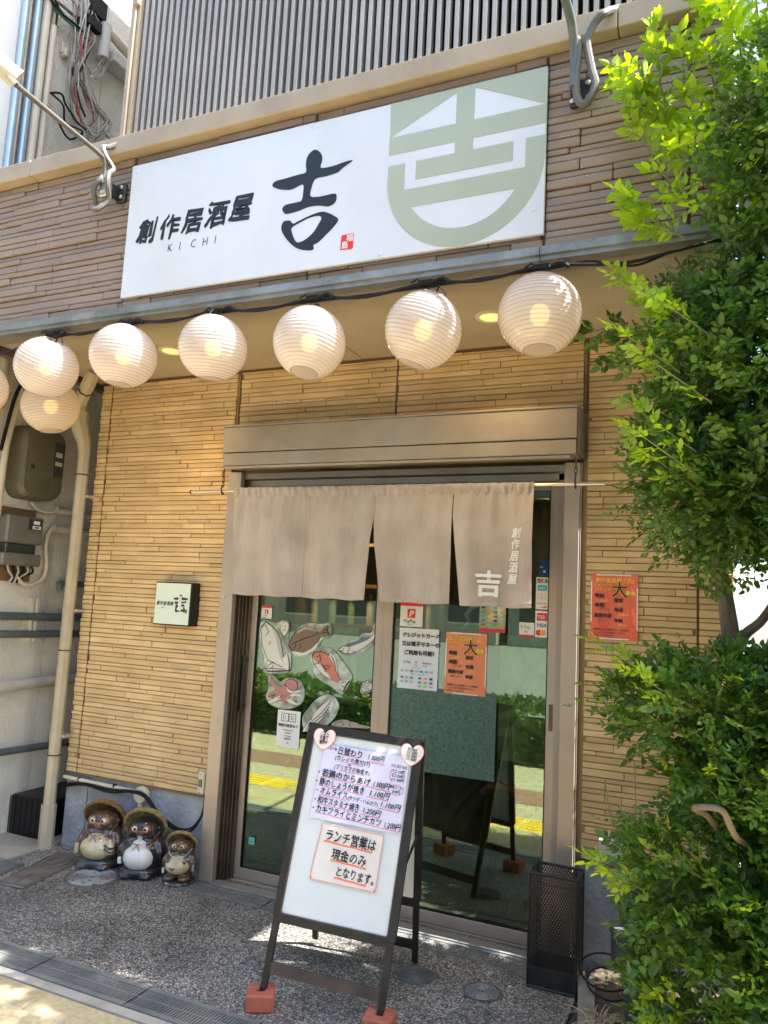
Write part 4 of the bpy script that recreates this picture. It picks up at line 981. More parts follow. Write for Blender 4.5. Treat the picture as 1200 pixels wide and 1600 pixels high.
decal('sea_bream_sticker','red sea bream sticker with an open tail in the middle of the left door',D_['bream_clear'],[(D_['bream'],FC['pinkred'],False),(D_['bream_belly'],FC['pale'],False),(D_['bream_fin'],FC['pale'],False),(D_['bream_tail'],FC['pale'],False)],
      [[(-1.965,1.222),(-1.955,1.19),(-1.975,1.17),(-1.995,1.165)],[(-1.95,1.17),(-1.92,1.145),(-1.90,1.15)],[(-1.945,1.165),(-1.92,1.13)],[(-1.93,1.165),(-1.895,1.16)],[(-1.895,1.22),(-1.87,1.18),(-1.862,1.14)],[(-1.83,1.08),(-1.80,1.09)],[(-1.825,1.07),(-1.808,1.06)]],[(-1.975,1.208,.004)])
decal('octopus_sticker','dusky pink octopus sticker below the white sea bass',D_['octo_clear'],[(D_['octo_head'],FC['rose'],True)]+[(D_['oct%d'%i],(FC['rose'],FC['rose'],FC['pale'],FC['rose'],FC['pale'],FC['pale'],FC['pale'])[i-1],False) for i in range(1,8)],
      [[(-2.17,1.04),(-2.15,1.035)],[(-2.26,.97),(-2.22,.985)],[(-2.20,.965),(-2.17,.99)],[(-2.145,.965),(-2.13,.98)]],[(-2.16,1.045,.003)])
decal('shell_sticker','tiny black and white shellfish sticker near the right stile of the left door',D_['shell_clear'],[(D_['shell'],FC['pale'],False)],[[(-1.70,1.065),(-1.685,1.09),(-1.66,1.095)],[(-1.69,1.06),(-1.675,1.08),(-1.66,1.085)],[(-1.68,1.058),(-1.665,1.07)]])
decal('squid_sticker','cream squid sticker pointing up right, just above the menu board corner',D_['squid_clear'],[(D_['squid'],FC['pale'],False),(D_['squid_fin'],FC['pale'],False),(D_['squid_arm'],FC['pale'],False)],
      [[(-1.985,.87),(-1.93,.92),(-1.875,.99)],[(-1.97,.865),(-1.93,.90),(-1.89,.95)],[(-2.01,.865),(-2.03,.83)],[(-1.99,.86),(-2.02,.82)],[(-1.915,.975),(-1.96,.94)],[(-1.90,.935),(-1.885,.93)]])
decal('prawn_sticker','pale orange edged shellfish sticker showing just above the menu board top',D_['crab_clear'],[([(-1.85,.865),(-1.81,.888),(-1.765,.886),(-1.70,.875),(-1.66,.865),(-1.80,.858)],FC['tan'],False)],[[(-1.81,.885),(-1.80,.865)],[(-1.77,.884),(-1.76,.865)]])
# ------------------------------------------------------------------ small lit box sign on the tan wall
t = thing('box_sign', (-2.83,-.04,1.31), 'small square pale green box sign with a black frame on the tan wall', 'sign')
MB().bbox(-2.955,-2.70,-.085,.0,1.325,1.568,.003).build('case', M['blackplastic'], t)
MB().box(-2.948,-2.707,-.088,-.0855,1.332,1.561).build('face', mat('pale green acrylic', (.62,.70,.60), .3), t)
for i, ch in enumerate('創作居酒屋'): text('lettering', ch, .0245, (-2.937+i*.0245,-.0892,1.438), M['ink'], t, bold=.0003, shear=.15, sx=.9)
text('lettering','KICHI',.008,(-2.90,-.0892,1.420),M['inkgrey'],t)
text('brush_kanji','吉',.098,(-2.818,-.0892,1.412),M['ink'],t,bold=.0022,wmap=jitter(.012))
MB().box(-2.782,-2.762,-.0912,-.0895,1.41,1.49).build('pasted_slip', M['wprint'], t)
for i, ch in enumerate('営業中です'): text('red_lettering', ch, .012, (-2.778,-.0918,1.476-.0155*i), M['coral'], t)
chip(t,-2.735,1.398,.016,.020,-.0895,M['rust'],'seal_mark')

# ------------------------------------------------------------------ menu board (A-frame)
U0 = Vector((.98866,.15017,0)); V0 = Vector((-.0377,.2481,.9680)).normalized()
an = R(-2.9); UB = U0*math.cos(an)+V0*math.sin(an); VB = V0*math.cos(an)-U0*math.sin(an); NB = UB.cross(VB)   # NB points to the street
OB = Vector((-1.578,-.948,.018))
def P(u, v, d=0): return OB + UB*u + VB*v + NB*d
def obox(m, u0, u1, v0, v1, d0, d1):
    vs = [P(u,v,d) for d in (d0,d1) for (u,v) in ((u0,v0),(u1,v0),(u1,v1),(u0,v1))]
    return m.add(vs, [(0,3,2,1),(4,5,6,7),(0,1,5,4),(1,2,6,5),(2,3,7,6),(3,0,4,7)])
bo = thing('menu_board', (-1.35,-.62,0), 'black framed A-board with white panels and handwritten lunch menus on the forecourt', 'sign board')
W_, H_, VB0 = .482, 1.005, .270
def rounded(u0,u1,v0,v1,r):
    out = []
    for cx_, cz_, a0_ in ((u1-r,v1-r,0),(u0+r,v1-r,90),(u0+r,v0+r,180),(u1-r,v0+r,270)):
        for k in range(7):
            a = R(a0_+15*k); out.append((cx_+r*math.cos(a), cz_+r*math.sin(a)))
    return out
def frame_ring(name, org, ur, vr):
    o = shape(name, [rounded(-.004,W_+.004,VB0,H_+.004,.034), rounded(.026,W_-.026,VB0+.03,H_-.026,.012)], M['black'], bo, org=org, right=ur, up=vr, ext=.009)
    return o
frame_ring('front_frame', P(0,0,0), UB, VB)
fm = MB(); obox(fm, .018, W_-.018, VB0+.02, H_-.018, -.006, .0035); fm.build('front_panel', M['boardwhite'], bo)
rim = shape('inner_rim', [rounded(.026,W_-.026,VB0+.03,H_-.026,.012), rounded(.030,W_-.030,VB0+.034,H_-.030,.010)], M['alu_dark'], bo, org=P(0,0,0), right=UB, up=VB, ext=.0095)
for u in (.002, W_-.027):
    g = MB(); obox(g, u, u+.025, .0, VB0+.004, -.008, .008); g.build('front_leg', M['black'], bo)
g = MB(); obox(g, .027, W_-.027, .095, .135, -.005, .005); g.build('crossbar', mat('rusty dark bar', (.10,.06,.04), .6, (.04,.03,.025), 10, 6), bo)
# rear half: hinged at the top
TB = P(0,H_,-.02); FB = Vector((-1.575,-.375,.0)); VR = (TB-FB).normalized(); UR = UB
VR = (VR - UR*VR.dot(UR)).normalized(); OR_ = TB - VR*1.0
HR = 1.0
def PR(u,v,d=0): return OR_ + UR*u + VR*v + UR.cross(VR)*d
def rbox(m,u0,u1,v0,v1,d0,d1):
    vs = [PR(u,v,d) for d in (d0,d1) for (u,v) in ((u0,v0),(u1,v0),(u1,v1),(u0,v1))]
    return m.add(vs, [(0,3,2,1),(4,5,6,7),(0,1,5,4),(1,2,6,5),(2,3,7,6),(3,0,4,7)])
shape('rear_frame', [rounded(-.004,W_+.004,VB0,H_-.0,.034), rounded(.026,W_-.026,VB0+.03,H_-.03,.012)], M['black'], bo, org=PR(0,0,0), right=UR, up=VR, ext=.009)
fm = MB(); rbox(fm, .018, W_-.018, VB0+.02, H_-.018, -.001, .004); fm.build('rear_panel', M['wprint'], bo)
fm = MB(); rbox(fm, .016, W_-.016, VB0+.018, H_-.016, -.010, -.0015); fm.build('rear_backing', M['black'], bo)
for u in (.002, W_-.027):
    g = MB(); rbox(g, u, u+.025, .0, VB0+.004, -.008, .008); g.build('rear_leg', M['black'], bo)
g = MB(); rbox(g, .027, W_-.027, .06, .10, -.005, .005); g.build('crossbar', M['black'], bo)
for u in (.012, W_-.012):
    g = MB(); g.tube([P(u,.52,-.012), PR(u,.60,.012)], .006, 6); g.build('stay', M['black'], bo)
    g = MB(); g.tube([P(u-.02,H_-.0,-.010), P(u+.02,H_-.0,-.010)], .012, 10); g.build('hinge', M['black'], bo)
# bricks under the front feet
for i, (u, lab) in enumerate(((.012,'red brick holding down the left front foot of the menu board'),(W_-.012,'red brick at the right front foot of the menu board, at the bottom edge'))):
    f = P(u,0,0); b = thing('brick', (f.x,f.y,0), lab, 'brick', 'bricks at the feet of the menu board')
    m = MB(); rz = (R(28), R(8))[i]
    m.bbox(-.052,.052,-.05,-.0095,0,.062,.006); m.bbox(-.052,.052,.0095,.05,0,.062,.006); m.bbox(-.052,-.014,-.0095,.0095,0,.062,.003); m.bbox(.014,.052,-.0095,.0095,0,.062,.003); m.box(-.05,.05,-.0094,.0094,0,.015)
    me = m.mesh('brick_body', M['stone_red']); o = link('brick_body', me); o.location = (f.x,f.y,0); o.rotation_euler = (0,0,rz); setpar(o, b)
# papers on the board
def sheet(name, pts, mt, label, d=.0105, cat='paper note'):
    t = thing(name, P(*pts[0], d), label, cat)
    n = 8; m = MB(); V = []
    a, b, c, e = [Vector((*p,0)) for p in pts]   # bl, br, tr, tl
    for j in range(n+1):
        for i in range(n+1):
            u, v = i/n, j/n; q = a*(1-u)*(1-v)+b*u*(1-v)+c*u*v+e*(1-u)*v
            V.append(P(q.x, q.y, d + .0012*math.sin(u*11+v*4)*(.4+v*.6)))
    F = [(j*(n+1)+i, j*(n+1)+i+1, (j+1)*(n+1)+i+1, (j+1)*(n+1)+i) for j in range(n) for i in range(n)]
    m.add(V, F); m.add([v - NB*.0006 for v in V], [f[::-1] for f in F]); m.build('sheet', mt, t, True)
    return t
def wob(q): return q + UB*(noise.noise(q*90)*.0022) + VB*(noise.noise(q*90+Vector((7,2,4)))*.0030)
def bt(t, s_, size, u, v, m_=M['ink'], rot=-.045, d=.0126, **k):
    if 'bold' in k: k['bold'] *= .55
    return text('handwriting', s_, size, P(u,v,d), m_, t, right=UB, up=VB, rot=rot, wmap=wob, **k)
def under(t, u0, u1, v, m_, w_=.0022, sl=-.045, d=.0122):
    g = MB(); n = 6; V = []
    for i in range(n+1):
        u = u0+(u1-u0)*i/n; c = v + sl*(u-u0) + .0008*math.sin(i*2.1)
        V += [P(u,c-w_/2,d), P(u,c+w_/2,d)]
    g.add(V, [(i*2,i*2+2,i*2+3,i*2+1) for i in range(n)]); g.add([v_-NB*.0004 for v_ in V], [(i*2,i*2+1,i*2+3,i*2+2) for i in range(n)])
    return g.build('underline', m_, t)
t = sheet('menu_sheet', ((.072,.655),(.445,.655),(.442,.938),(.084,.938)), M['lilac'], 'pale lilac handwritten daily menu sheet with prices on the menu board')
bt(t,'12/10',.016,.098,.921,M['inkgrey'])
bt(t,'・',.03,.118,.912,bold=.0005); bt(t,'日替わり',.0315,.140,.911,bold=.0006,fit=.100); bt(t,'1.000円',.028,.268,.905,fit=.070,shear=.2); under(t,.15,.235,.909,M['redthin']); under(t,.27,.345,.897,M['redthin'])
bt(t,'(カレイの煮付け)',.0225,.135,.885,fit=.148); under(t,.16,.26,.880,M['redthin'],.0014)
bt(t,'or',.014,.195,.868); bt(t,'(ブリカマの塩焼き)',.0215,.138,.852,fit=.150); under(t,.165,.27,.846,M['redthin'],.0014)
ROWS = ((.818,'若鶏のからあげ',.092,.298,'1.000円',.307,.374),(.783,'豚のしょうが焼き',.088,.277,'1.100円',.297,.380),(.750,'オムライス',.097,.212,'1.100円',.348,.430),(.715,'和牛スタミナ焼き',.095,.268,'1.200円',.282,.357),(.682,'カキフライとミンチカツ',.093,.363,'1.200円',.375,.442))
for i, (v_, s_, ua, ub, pr, pa, pb) in enumerate(ROWS):
    bt(t,'・',.028,ua-.026,v_,bold=.0005)
    bt(t,s_,.0305,ua,v_,bold=.0006,fit=ub-ua)
    if i == 2: bt(t,'(サラダ・ハムカツ)',.019,.217,v_-.006,fit=.124)
    bt(t,pr,.028,pa,v_-.045*(pa-ua),fit=pb-pa,shear=.2,bold=.0003)
    under(t,ua,ub,v_-.005,M['redthin'],.0016); under(t,pa-.004,pb,v_-.006-.045*(pa-ua),M['redthin'],.002)
bt(t,'からあげ追加',.0135,.372,.893,M['inkgrey'],sx=.8)
for k, s_ in enumerate(('1コ 150円','2コ 250円','3コ 300円')): bt(t,s_,.0150,.380,.873-.0155*k,sx=.8)
bt(t,'食後コーヒー',.0135,.378,.815,M['ink'],sx=.74); bt(t,'200円',.0155,.390,.797,sx=.85)
g = MB(); 
pts = [P(.376+.004*math.sin(a*3), .862+.024*math.cos(a*1.0+.0), .0124) for a in [i*.35 for i in range(9)]]
g.tube([P(.384,.884,.0124),P(.374,.877,.0124),(P(.371,.862,.0124)),P(.374,.846,.0124),P(.386,.838,.0124)],.0008,4)
g.tube([P(.404+.030*math.cos(a),.809+.019*math.sin(a),.0124) for a in [2*math.pi*i/20 for i in range(21)]],.0007,4); g.build('red_pen_loop', M['redthin'], t)
t = sheet('notice_sheet', ((.118,.437),(.386,.437),(.386,.642),(.133,.646)), M['worn'], 'creased laminated cash only lunch notice with orange underlines on the menu board', d=.011)
bt(t,'ランチ営業は',.046,.150,.589,bold=.0011,fit=.205,d=.0132); under(t,.150,.350,.581,M['coral'],.0055,d=.0128)
bt(t,'現金のみ',.042,.190,.527,bold=.0010,fit=.140,d=.0132); under(t,.188,.335,.519,M['coral'],.0055,d=.0128)
bt(t,'となります。',.040,.216,.470,bold=.0009,fit=.150,d=.0132); under(t,.216,.345,.461,M['coral'],.0055,d=.0128)
g = MB()
for a_, b_ in (((.135,.642),(.384,.638)),((.384,.638),(.384,.440)),((.384,.440),(.120,.440)),((.120,.440),(.135,.642))): g.tube([P(*a_,.0125),P(*b_,.0125)],.0009,4)
for q in ((.124,.446),(.380,.446)): g.tube([P(*q,.0122),P(*q,.0135)],.003,8)
g.build('orange_edge', M['coral'], t)
heart = [(0,-.034),(.018,-.024),(.034,-.006),(.039,.012),(.033,.028),(.020,.034),(.008,.029),(0,.020),(-.008,.029),(-.020,.034),(-.033,.028),(-.039,.012),(-.034,-.006),(-.018,-.024)]
for nm, uc, vc, lines, lab, sz in (('heart_card',.076,.955,('ごはん','大盛り','無料!!'),'heart shaped card with red pen underlines, upper left corner of the menu board',.0185),
                           ('heart_card',.448,.948,('からあげ','1コ 150円','2コ 250円','3コ 300円'),'folded heart shaped card listing small prices, upper right corner of the menu board',.0135)):
    t = thing(nm, P(uc,vc,.012), lab, 'paper card', 'heart shaped cards on the menu board')
    sc_h = 1.18
    shape('card_edge', [smooth2([(a*1.05*sc_h,b*1.05*sc_h) for a,b in heart],3)], M['coral'], t, org=P(uc,vc,.0125), right=UB, up=VB)
    shape('card', [smooth2([(a*sc_h,b*sc_h) for a,b in heart],3)], M['heart'], t, org=P(uc,vc,.0142), right=UB, up=VB)
    for k, s_ in enumerate(lines):
        text('handwriting', s_, sz, P(uc,vc+.016-k*sz*.92,.0158), M['ink'], t, right=UB, up=VB, align='CENTER', rot=.10 if uc < .2 else -.12, sx=.72, bold=.0002)
    if uc < .2:
        g = MB()
        for k in range(2): g.tube([P(uc-.024,vc+.010-k*.020,.0155),P(uc+.024,vc+.014-k*.020,.0155)],.0009,4)
        g.build('underline', M['coral'], t)

# ------------------------------------------------------------------ raccoon-dog statues
def blob(parts, name, mt, parent, voxel=.006, rel=None):
    m = MB()
    for c, r, rot in parts: m.ell(c, r, 20, 14, rot)
    me = m.mesh(name, mt); o = bpy.data.objects.new(name, me); COL.objects.link(o)
    md = o.modifiers.new('r','REMESH'); md.mode = 'VOXEL'; md.voxel_size = voxel; md.use_smooth_shade = True
    s_ = o.modifiers.new('s','SMOOTH'); s_.iterations = 4; s_.factor = .6
    dg = bpy.context.evaluated_depsgraph_get(); dg.update()
    me2 = bpy.data.meshes.new_from_object(o.evaluated_get(dg)); bpy.data.objects.remove(o)
    me2.name = name
    return link(name, me2, parent)
CE = {k: mat('glazed '+k, v, .22, v2, 16, 5, coat=.5) for k, (v, v2) in dict(
    brown=((.055,.032,.02),(.11,.06,.035)), black=((.014,.013,.015),(.035,.03,.03)), cream=((.62,.55,.36),(.50,.40,.22)), white=((.74,.74,.70),(.66,.62,.52)),
    navy=((.028,.032,.045),(.06,.06,.07)), rust=((.24,.085,.035),(.16,.055,.025)), tanface=((.34,.215,.11),(.22,.12,.06)), earth=((.10,.06,.035),(.055,.035,.025))).items()}
STRAW = mat('straw hat glaze', (.34,.20,.075), .5, (.13,.07,.03), 60, 5, 1.0, 220, bdist=.01); STRAWY = mat('yellow straw hat glaze', (.52,.42,.18), .5, (.24,.16,.06), 60, 5, 1.0, 220, bdist=.01)
def tanuki(loc, rz, s, kind, label):
    t = thing('raccoon_dog_statue', loc, label, 'statue', 'ceramic raccoon dog statues by the wall')
    body, belly, face, hat, base = {1:(CE['brown'],CE['cream'],CE['tanface'],STRAW,CE['navy']), 2:(CE['black'],CE['white'],CE['rust'],STRAWY,CE['black']), 3:(CE['brown'],CE['cream'],CE['tanface'],STRAWY,CE['earth'])}[kind]
    rt = Matrix.Rotation
    if kind == 3:
        tag_ = MB().lathe([(.11,0),(.118,.012),(.112,.03),(.08,.036)], (0,0,0), 28).build('round_base', base, t, True)
    z = .03 if kind == 3 else 0
    blob([((0,.0,z+.12),(.118,.095,.12),None), ((0,.015,z+.20),(.098,.075,.08),None), ((-.100,-.01,z+.15),(.032,.035,.07),rt(R(14),3,'Y')), ((.100,-.01,z+.15),(.034,.036,.07),rt(R(-14),3,'Y')),
          ((-.055,-.05,z+.025),(.045,.055,.03),None), ((.055,-.05,z+.025),(.045,.055,.03),None), ((0,.06,z+.05),(.06,.05,.05),None)], 'body', body, t)
    blob([((0,-.048,z+.125),(.092,.070,.075),None), ((0,-.035,z+.17),(.066,.055,.05),None)] if kind != 2 else [((0,-.048,z+.120),(.086,.068,.082),None), ((0,-.035,z+.175),(.055,.05,.055),None)], 'belly', belly, t)
    if kind != 3: blob([((0,-.0,.035),(.122,.108,.050),None), ((-.05,-.075,.018),(.04,.035,.02),None), ((.05,-.075,.018),(.04,.035,.02),None)], 'base', base, t)
    hz = z+.275
    blob([((0,0,hz),(.086,.072,.068),None), ((-.045,-.01,hz-.026),(.042,.045,.033),None), ((.045,-.01,hz-.026),(.042,.045,.033),None), ((0,0,hz-.055),(.05,.045,.03),None)], 'head', body if kind != 3 else CE['brown'], t)
    blob([((-.03,-.045,hz+.010),(.032,.027,.030),None), ((.03,-.045,hz+.010),(.032,.027,.030),None), ((0,-.060,hz-.008),(.022,.026,.018),None), ((0,-.05,hz-.02),(.03,.02,.016),None)], 'face', face, t, .004)
    if kind == 2: blob([((0,-.058,hz-.035),(.013,.018,.036),None)], 'white_blaze', CE['white'], t, .004)
    MB().ell((0,-.086,hz-.004),(.010,.009,.008),10,8).build('nose', CE['black'] if kind != 1 else CE['rust'], t, True)
    for sx in (-1,1):
        MB().ell((sx*.030,-.0665,hz+.014),(.0145,.008,.0155),14,10).build('eye', CE['white'], t, True)
        MB().ell((sx*.028,-.0725,hz+.015),(.0085,.0045,.010),12,8).build('pupil', CE['black'], t, True)
        MB().ell((sx*.075,.0,hz+.002),(.017,.013,.024),12,8).build('ear', body, t, True)
        MB().ell((sx*.052,-.082,z+.155 if kind!=2 else .15),(.016,.012,.028),12,8, rt(R(sx*30),3,'Y')).build('paw', body, t, True) if kind == 3 else None
    g = MB(); g.tube([(-.012,-.072,hz-.028),(0,-.080,hz-.031),(.012,-.072,hz-.028)], .0018, 5); g.build('mouth', CE['black'], t)
    # straw hat worn on the back of the head
    ax = Vector((0,.93,.37)); prof = [(.116,-.006),(.121,.0),(.118,.010),(.104,.030),(.082,.048),(.05,.062),(.0,.070)]
    m = MB(); m.lathe(prof, (0,.012,hz+.018), 36, ax, cap=False); m.lathe([(r*.93,h-.004) for r,h in prof], (0,.012,hz+.018), 36, ax, cap=False)
    q = ax.to_track_quat('Z','Y')
    for r_, h_ in ((.116,-.003),(.109,.022),(.095,.038),(.075,.052)):
        m.tube([Vector((0,.012,hz+.018))+q@Vector((r_*math.cos(a),r_*math.sin(a),h_+.0012*math.sin(a*18))) for a in [2*math.pi*k/72 for k in range(73)]], .0055 if r_ > .115 else .003, 6, cap=False)
    m.build('straw_hat', hat, t, True)
    g = MB(); g.tube(smoothpath([(-.088,-.012,hz-.01),(-.06,-.062,hz-.055),(0,-.092,z+.205),(.06,-.062,hz-.055),(.088,-.012,hz-.01)],5), .0022, 5)
    for dx, dz in ((-.022,-.03),(.018,-.034),(-.016,.012),(.014,.014)): g.tube([(0,-.094,z+.205),(dx*.6,-.100,z+.205+dz*.6),(dx,-.102,z+.205+dz)], .0022, 5)
    g.build('chin_cord', mat('cord glaze', (.16,.14,.09), .5) if kind == 1 else CE['rust'] if kind == 2 else CE['white'], t)
    if kind == 1:
        blob([((.085,-.075,.145),(.026,.026,.030),None), ((.085,-.078,.175),(.012,.012,.018),None), ((.085,-.072,.118),(.030,.030,.024),None)], 'sake_flask', CE['cream'], t)
        g = MB()
        for h_ in (.128,.150): g.tube([(.085+.030*math.cos(a),-.075+.030*math.sin(a),h_+.008*math.sin(a*2)) for a in [2*math.pi*k/24 for k in range(25)]], .0045, 6, cap=False)
        g.build('flask_stripe', CE['black'], t)
        MB().bbox(-.125,-.10,-.06,-.035,.08,.14,.004).build('ledger', CE['cream'], t)
        for sx in (-.036,.036): MB().ell((sx,-.098,.195),(.005,.004,.005),8,6).build('nipple', CE['rust'], t)
        MB().ell((0,-.113,.115),(.008,.003,.005),8,6).build('navel', CE['tanface'], t)
    if kind == 2: MB().bbox(-.118,-.095,-.05,-.025,.07,.11,.004).build('ledger', CE['white'], t)
    if kind == 3:
        g = MB()
        for k in range(5):
            a = 2*math.pi*k/5+.3; g.ell((.012*math.cos(a), -.108, z+.175+.012*math.sin(a)), (.008,.004,.006), 8, 6, rt(-a,3,'Y'))
        g.build('white_flower', CE['white'], t)
        blob([((-.018,-.108,z+.115),(.016,.012,.016),None), ((-.034,-.103,z+.120),(.014,.010,.012),None), ((-.004,-.110,z+.122),(.013,.010,.012),None)], 'red_ornament', CE['rust'], t, .004)
        MB().bbox(-.118,-.10,-.05,-.03,.08,.125,.004).build('ledger', CE['white'], t)
        g = MB(); 
        for k in range(4): g.tube([(.105,-.04,z+.09+.014*k),(.122,-.055,z+.094+.014*k)], .004, 5)
        g.build('white_tassel', CE['white'], t)
    for c in t.children: c.matrix_parent_inverse = Matrix.Identity(4)
    t.rotation_euler = (0,0,rz); t.scale = (s[0],s[0],s[1])
    return t
tanuki((-3.135,-.135,0), R(16), (1.03,.87), 1, 'large brown raccoon dog statue with brown straw hat, cream belly and striped flask')
tanuki((-2.855,-.125,0), R(20), (1.0,.86), 2, 'black raccoon dog statue with yellow straw hat and pure white belly, middle of three')
tanuki((-2.615,-.110,0), R(18), (.72,.60), 3, 'smallest raccoon dog statue, with a white flower on its chest and a round base')

# ------------------------------------------------------------------ lids and drains in the paving
def round_lid(x, y, r, mt, lab, rings, spokes=0):
    t = thing('manhole_lid', (x,y,0), lab, 'manhole lid')
    MB().lathe([(r,0),(r,.004),(r*.94,.005),(r*.93,.002)], (x,y,0), 40, cap=False).build('rim', M['iron'], t, True)
    MB().lathe([(0,.002),(r*.93,.002),(r*.93,-.01)], (x,y,0), 40, cap=False).build('plate', M['iron'] if rings != 8 else M['pipedark'], t)
    g = MB()
    for k in range(rings):
        rr = r*(.12+.78*k/rings); n = 30; gap = random.random()*6
        for a in range(4 if rings > 5 else 1):
            a0_ = gap+a*math.pi/2; L_ = math.pi/2*.86 if rings > 5 else 2*math.pi
            pts = [(x+rr*math.cos(a0_+L_*q/12)*(1+.03*math.sin(q*2.+k)), y+rr*math.sin(a0_+L_*q/12), .0035) for q in range(13)]
            g.tube(pts, r*.024, 4)
    g.build('raised_ring', mt, t)
    return t
round_lid(-3.03,-.298,.145,M['ironlight'],'large pale round manhole lid with swirling rings in front of the raccoon dog statues',11)
round_lid(-1.149,-.43,.080,M['iron'],'small dark round drain lid with fine rings behind the menu board',8)
round_lid(-.868,-.425,.078,M['ironlight'],'small round lid between the menu board and the umbrella stand',9)
def quad_lid(name, pts, mt, lab, cells):
    a, b, c, d = [Vector((*p,0)) for p in pts]; cx_ = (a+b+c+d)/4
    t = thing(name, cx_, lab, 'utility lid'); m = MB()
    def Q(u,v,z=0): q = a*(1-u)*(1-v)+b*u*(1-v)+c*u*v+d*(1-u)*v; return (q.x,q.y,z)
    m.add([Q(0,0,.003),Q(1,0,.003),Q(1,1,.003),Q(0,1,.003)],[(0,1,2,3)]); m.build('plate', mt, t)
    e = MB(); n = 4
    for (u0,v0,u1,v1) in ((0,0,1,0),(1,0,1,1),(1,1,0,1),(0,1,0,0)): e.tube([Q(u0,v0,.004),Q(u1,v1,.004)], .006, 4)
    e.build('edge', M['iron'], t)
    g = MB()
    for (u,v,du,dv) in cells: g.add([Q(u,v,.007),Q(u+du,v,.007),Q(u+du,v+dv,.007),Q(u,v+dv,.007),Q(u,v,.003),Q(u+du,v,.003),Q(u+du,v+dv,.003),Q(u,v+dv,.003)],[(0,1,2,3),(0,4,5,1),(1,5,6,2),(2,6,7,3),(3,7,4,0)])
    g.build('raised_pad', mt, t)
    return t, Q
t, Q = quad_lid('meter_box_lid', [(-3.195,-.590),(-3.359,-.608),(-3.472,-.104),(-3.272,-.105)][::-1][:4] if False else [(-3.359,-.608),(-3.195,-.587),(-3.272,-.105),(-3.472,-.104)], M['rust'], 'rectangular brown water meter lid with an oval cover beside the round manhole lid',
    [(.06+.46*i,.05+.17*j,.42,.14) for i in range(2) for j in range(2)])
g = MB(); c_ = Vector((-3.345,-.235,.006))
g.tube([c_+Vector((.062*math.cos(a)-.01*math.sin(a),.098*math.sin(a),0)) for a in [2*math.pi*k/28 for k in range(29)]], .004, 5, cap=False)
g.tube([c_+Vector((-.03,-.05,0)),c_+Vector((.02,.05,0))], .003, 5); g.tube([c_+Vector((-.01,-.06,0)),c_+Vector((.03,.03,0))], .003, 5)
g.build('oval_cover', M['rust'], t)
quad_lid('meter_box_lid', [(-3.60,-.60),(-3.45,-.515),(-3.463,-.35),(-3.643,-.356)], M['pipedark'], 'dark slate utility lid at the far left edge of the paving', [(.08,.08,.84,.84)])
def grate(name, x0, x1, y0, y1, lab, pitch, rows):
    t = thing(name, ((x0+x1)/2,(y0+y1)/2,0), lab, 'drain')
    m = MB(); m.box(x0,x1,y0,y1,-.028,-.022); m.build('channel', M['dark'], t)
    m = MB(); m.box(x0,x1,y0,y0+.022,-.02,.004); m.box(x0,x1,y1-.022,y1,-.02,.004)
    for k in range(1,rows): yy = y0+.022+(y1-y0-.044)*k/rows; m.box(x0,x1,yy-.004,yy+.004,-.02,.003)
    m.build('frame', M['grate'], t)
    m = MB(); x = x0; lean = .004
    while x < x1:
        for k in range(rows):
            a = y0+.022+(y1-y0-.044)*k/rows+(.004 if k else 0); b = y0+.022+(y1-y0-.044)*(k+1)/rows-(.004 if k < rows-1 else 0)
            w_ = pitch*.48
            m.add([(x,a,.002),(x+w_,a,.002),(x+w_+lean,b,.002),(x+lean,b,.002),(x,a,-.015),(x+w_,a,-.015),(x+w_+lean,b,-.015),(x+lean,b,-.015)],[(0,1,2,3),(0,4,5,1),(1,5,6,2),(2,6,7,3),(3,7,4,0)])
        x += pitch
    tag(m.build('grate_bars', M['grate'], t), kind='stuff')
    for k in range(1, int((x1-x0)/.5)): MB().box(x0+k*.5-.002, x0+k*.5+.002, y0, y1, .0041, .0048).build('joint', M['dark'], t)
    return t
grate('drain_channel', -7.0, 1.5, -1.187, -1.033, 'long galvanised slot drain crossing the foreground between the forecourt and the beige pavers', .0135, 2)
grate('threshold_drain', -2.56, -.735, -.185, -.062, 'narrow slotted drain right in front of the sliding door sill', .016, 1)

# ------------------------------------------------------------------ mesh umbrella stand
t = thing('umbrella_stand', (-.62,-.17,0), 'tall black wire mesh umbrella stand at the right end of the door', 'umbrella stand')
X0_, X1_, Y0_, Y1_ = -.722,-.530,-.285,-.135; HT = .440
m = MB()
for z in (.006,HT): 
    m.tube([(X0_,Y0_,z),(X1_,Y0_,z),(X1_,Y1_,z),(X0_,Y1_,z),(X0_,Y0_,z)], .006, 6)
for x in (X0_,X1_):
    for y in (Y0_,Y1_): m.tube([(x,y,0),(x,y,HT)], .005, 6)
m.tube([(X0_,Y0_-.006,.405),(X1_,Y0_-.006,.405),(X1_+.004,Y1_,.405)], .003, 5); m.tube([(X0_,Y0_-.006,.375),(X1_,Y0_-.006,.375)], .0015, 5)
m.build('frame', M['black'], t)
m = MB(); m.box(X0_,X1_,Y0_-.001,Y0_+.001,.0,.085); m.box(X0_,X1_,Y1_-.001,Y1_+.001,.0,.085); m.box(X0_-.001,X0_+.001,Y0_+.001,Y1_-.001,0,.085); m.box(X1_-.001,X1_+.001,Y0_+.001,Y1_-.001,0,.085); m.box(X0_+.001,X1_-.001,Y0_+.001,Y1_-.001,.0,.004)
m.build('drip_tray', M['black'], t)
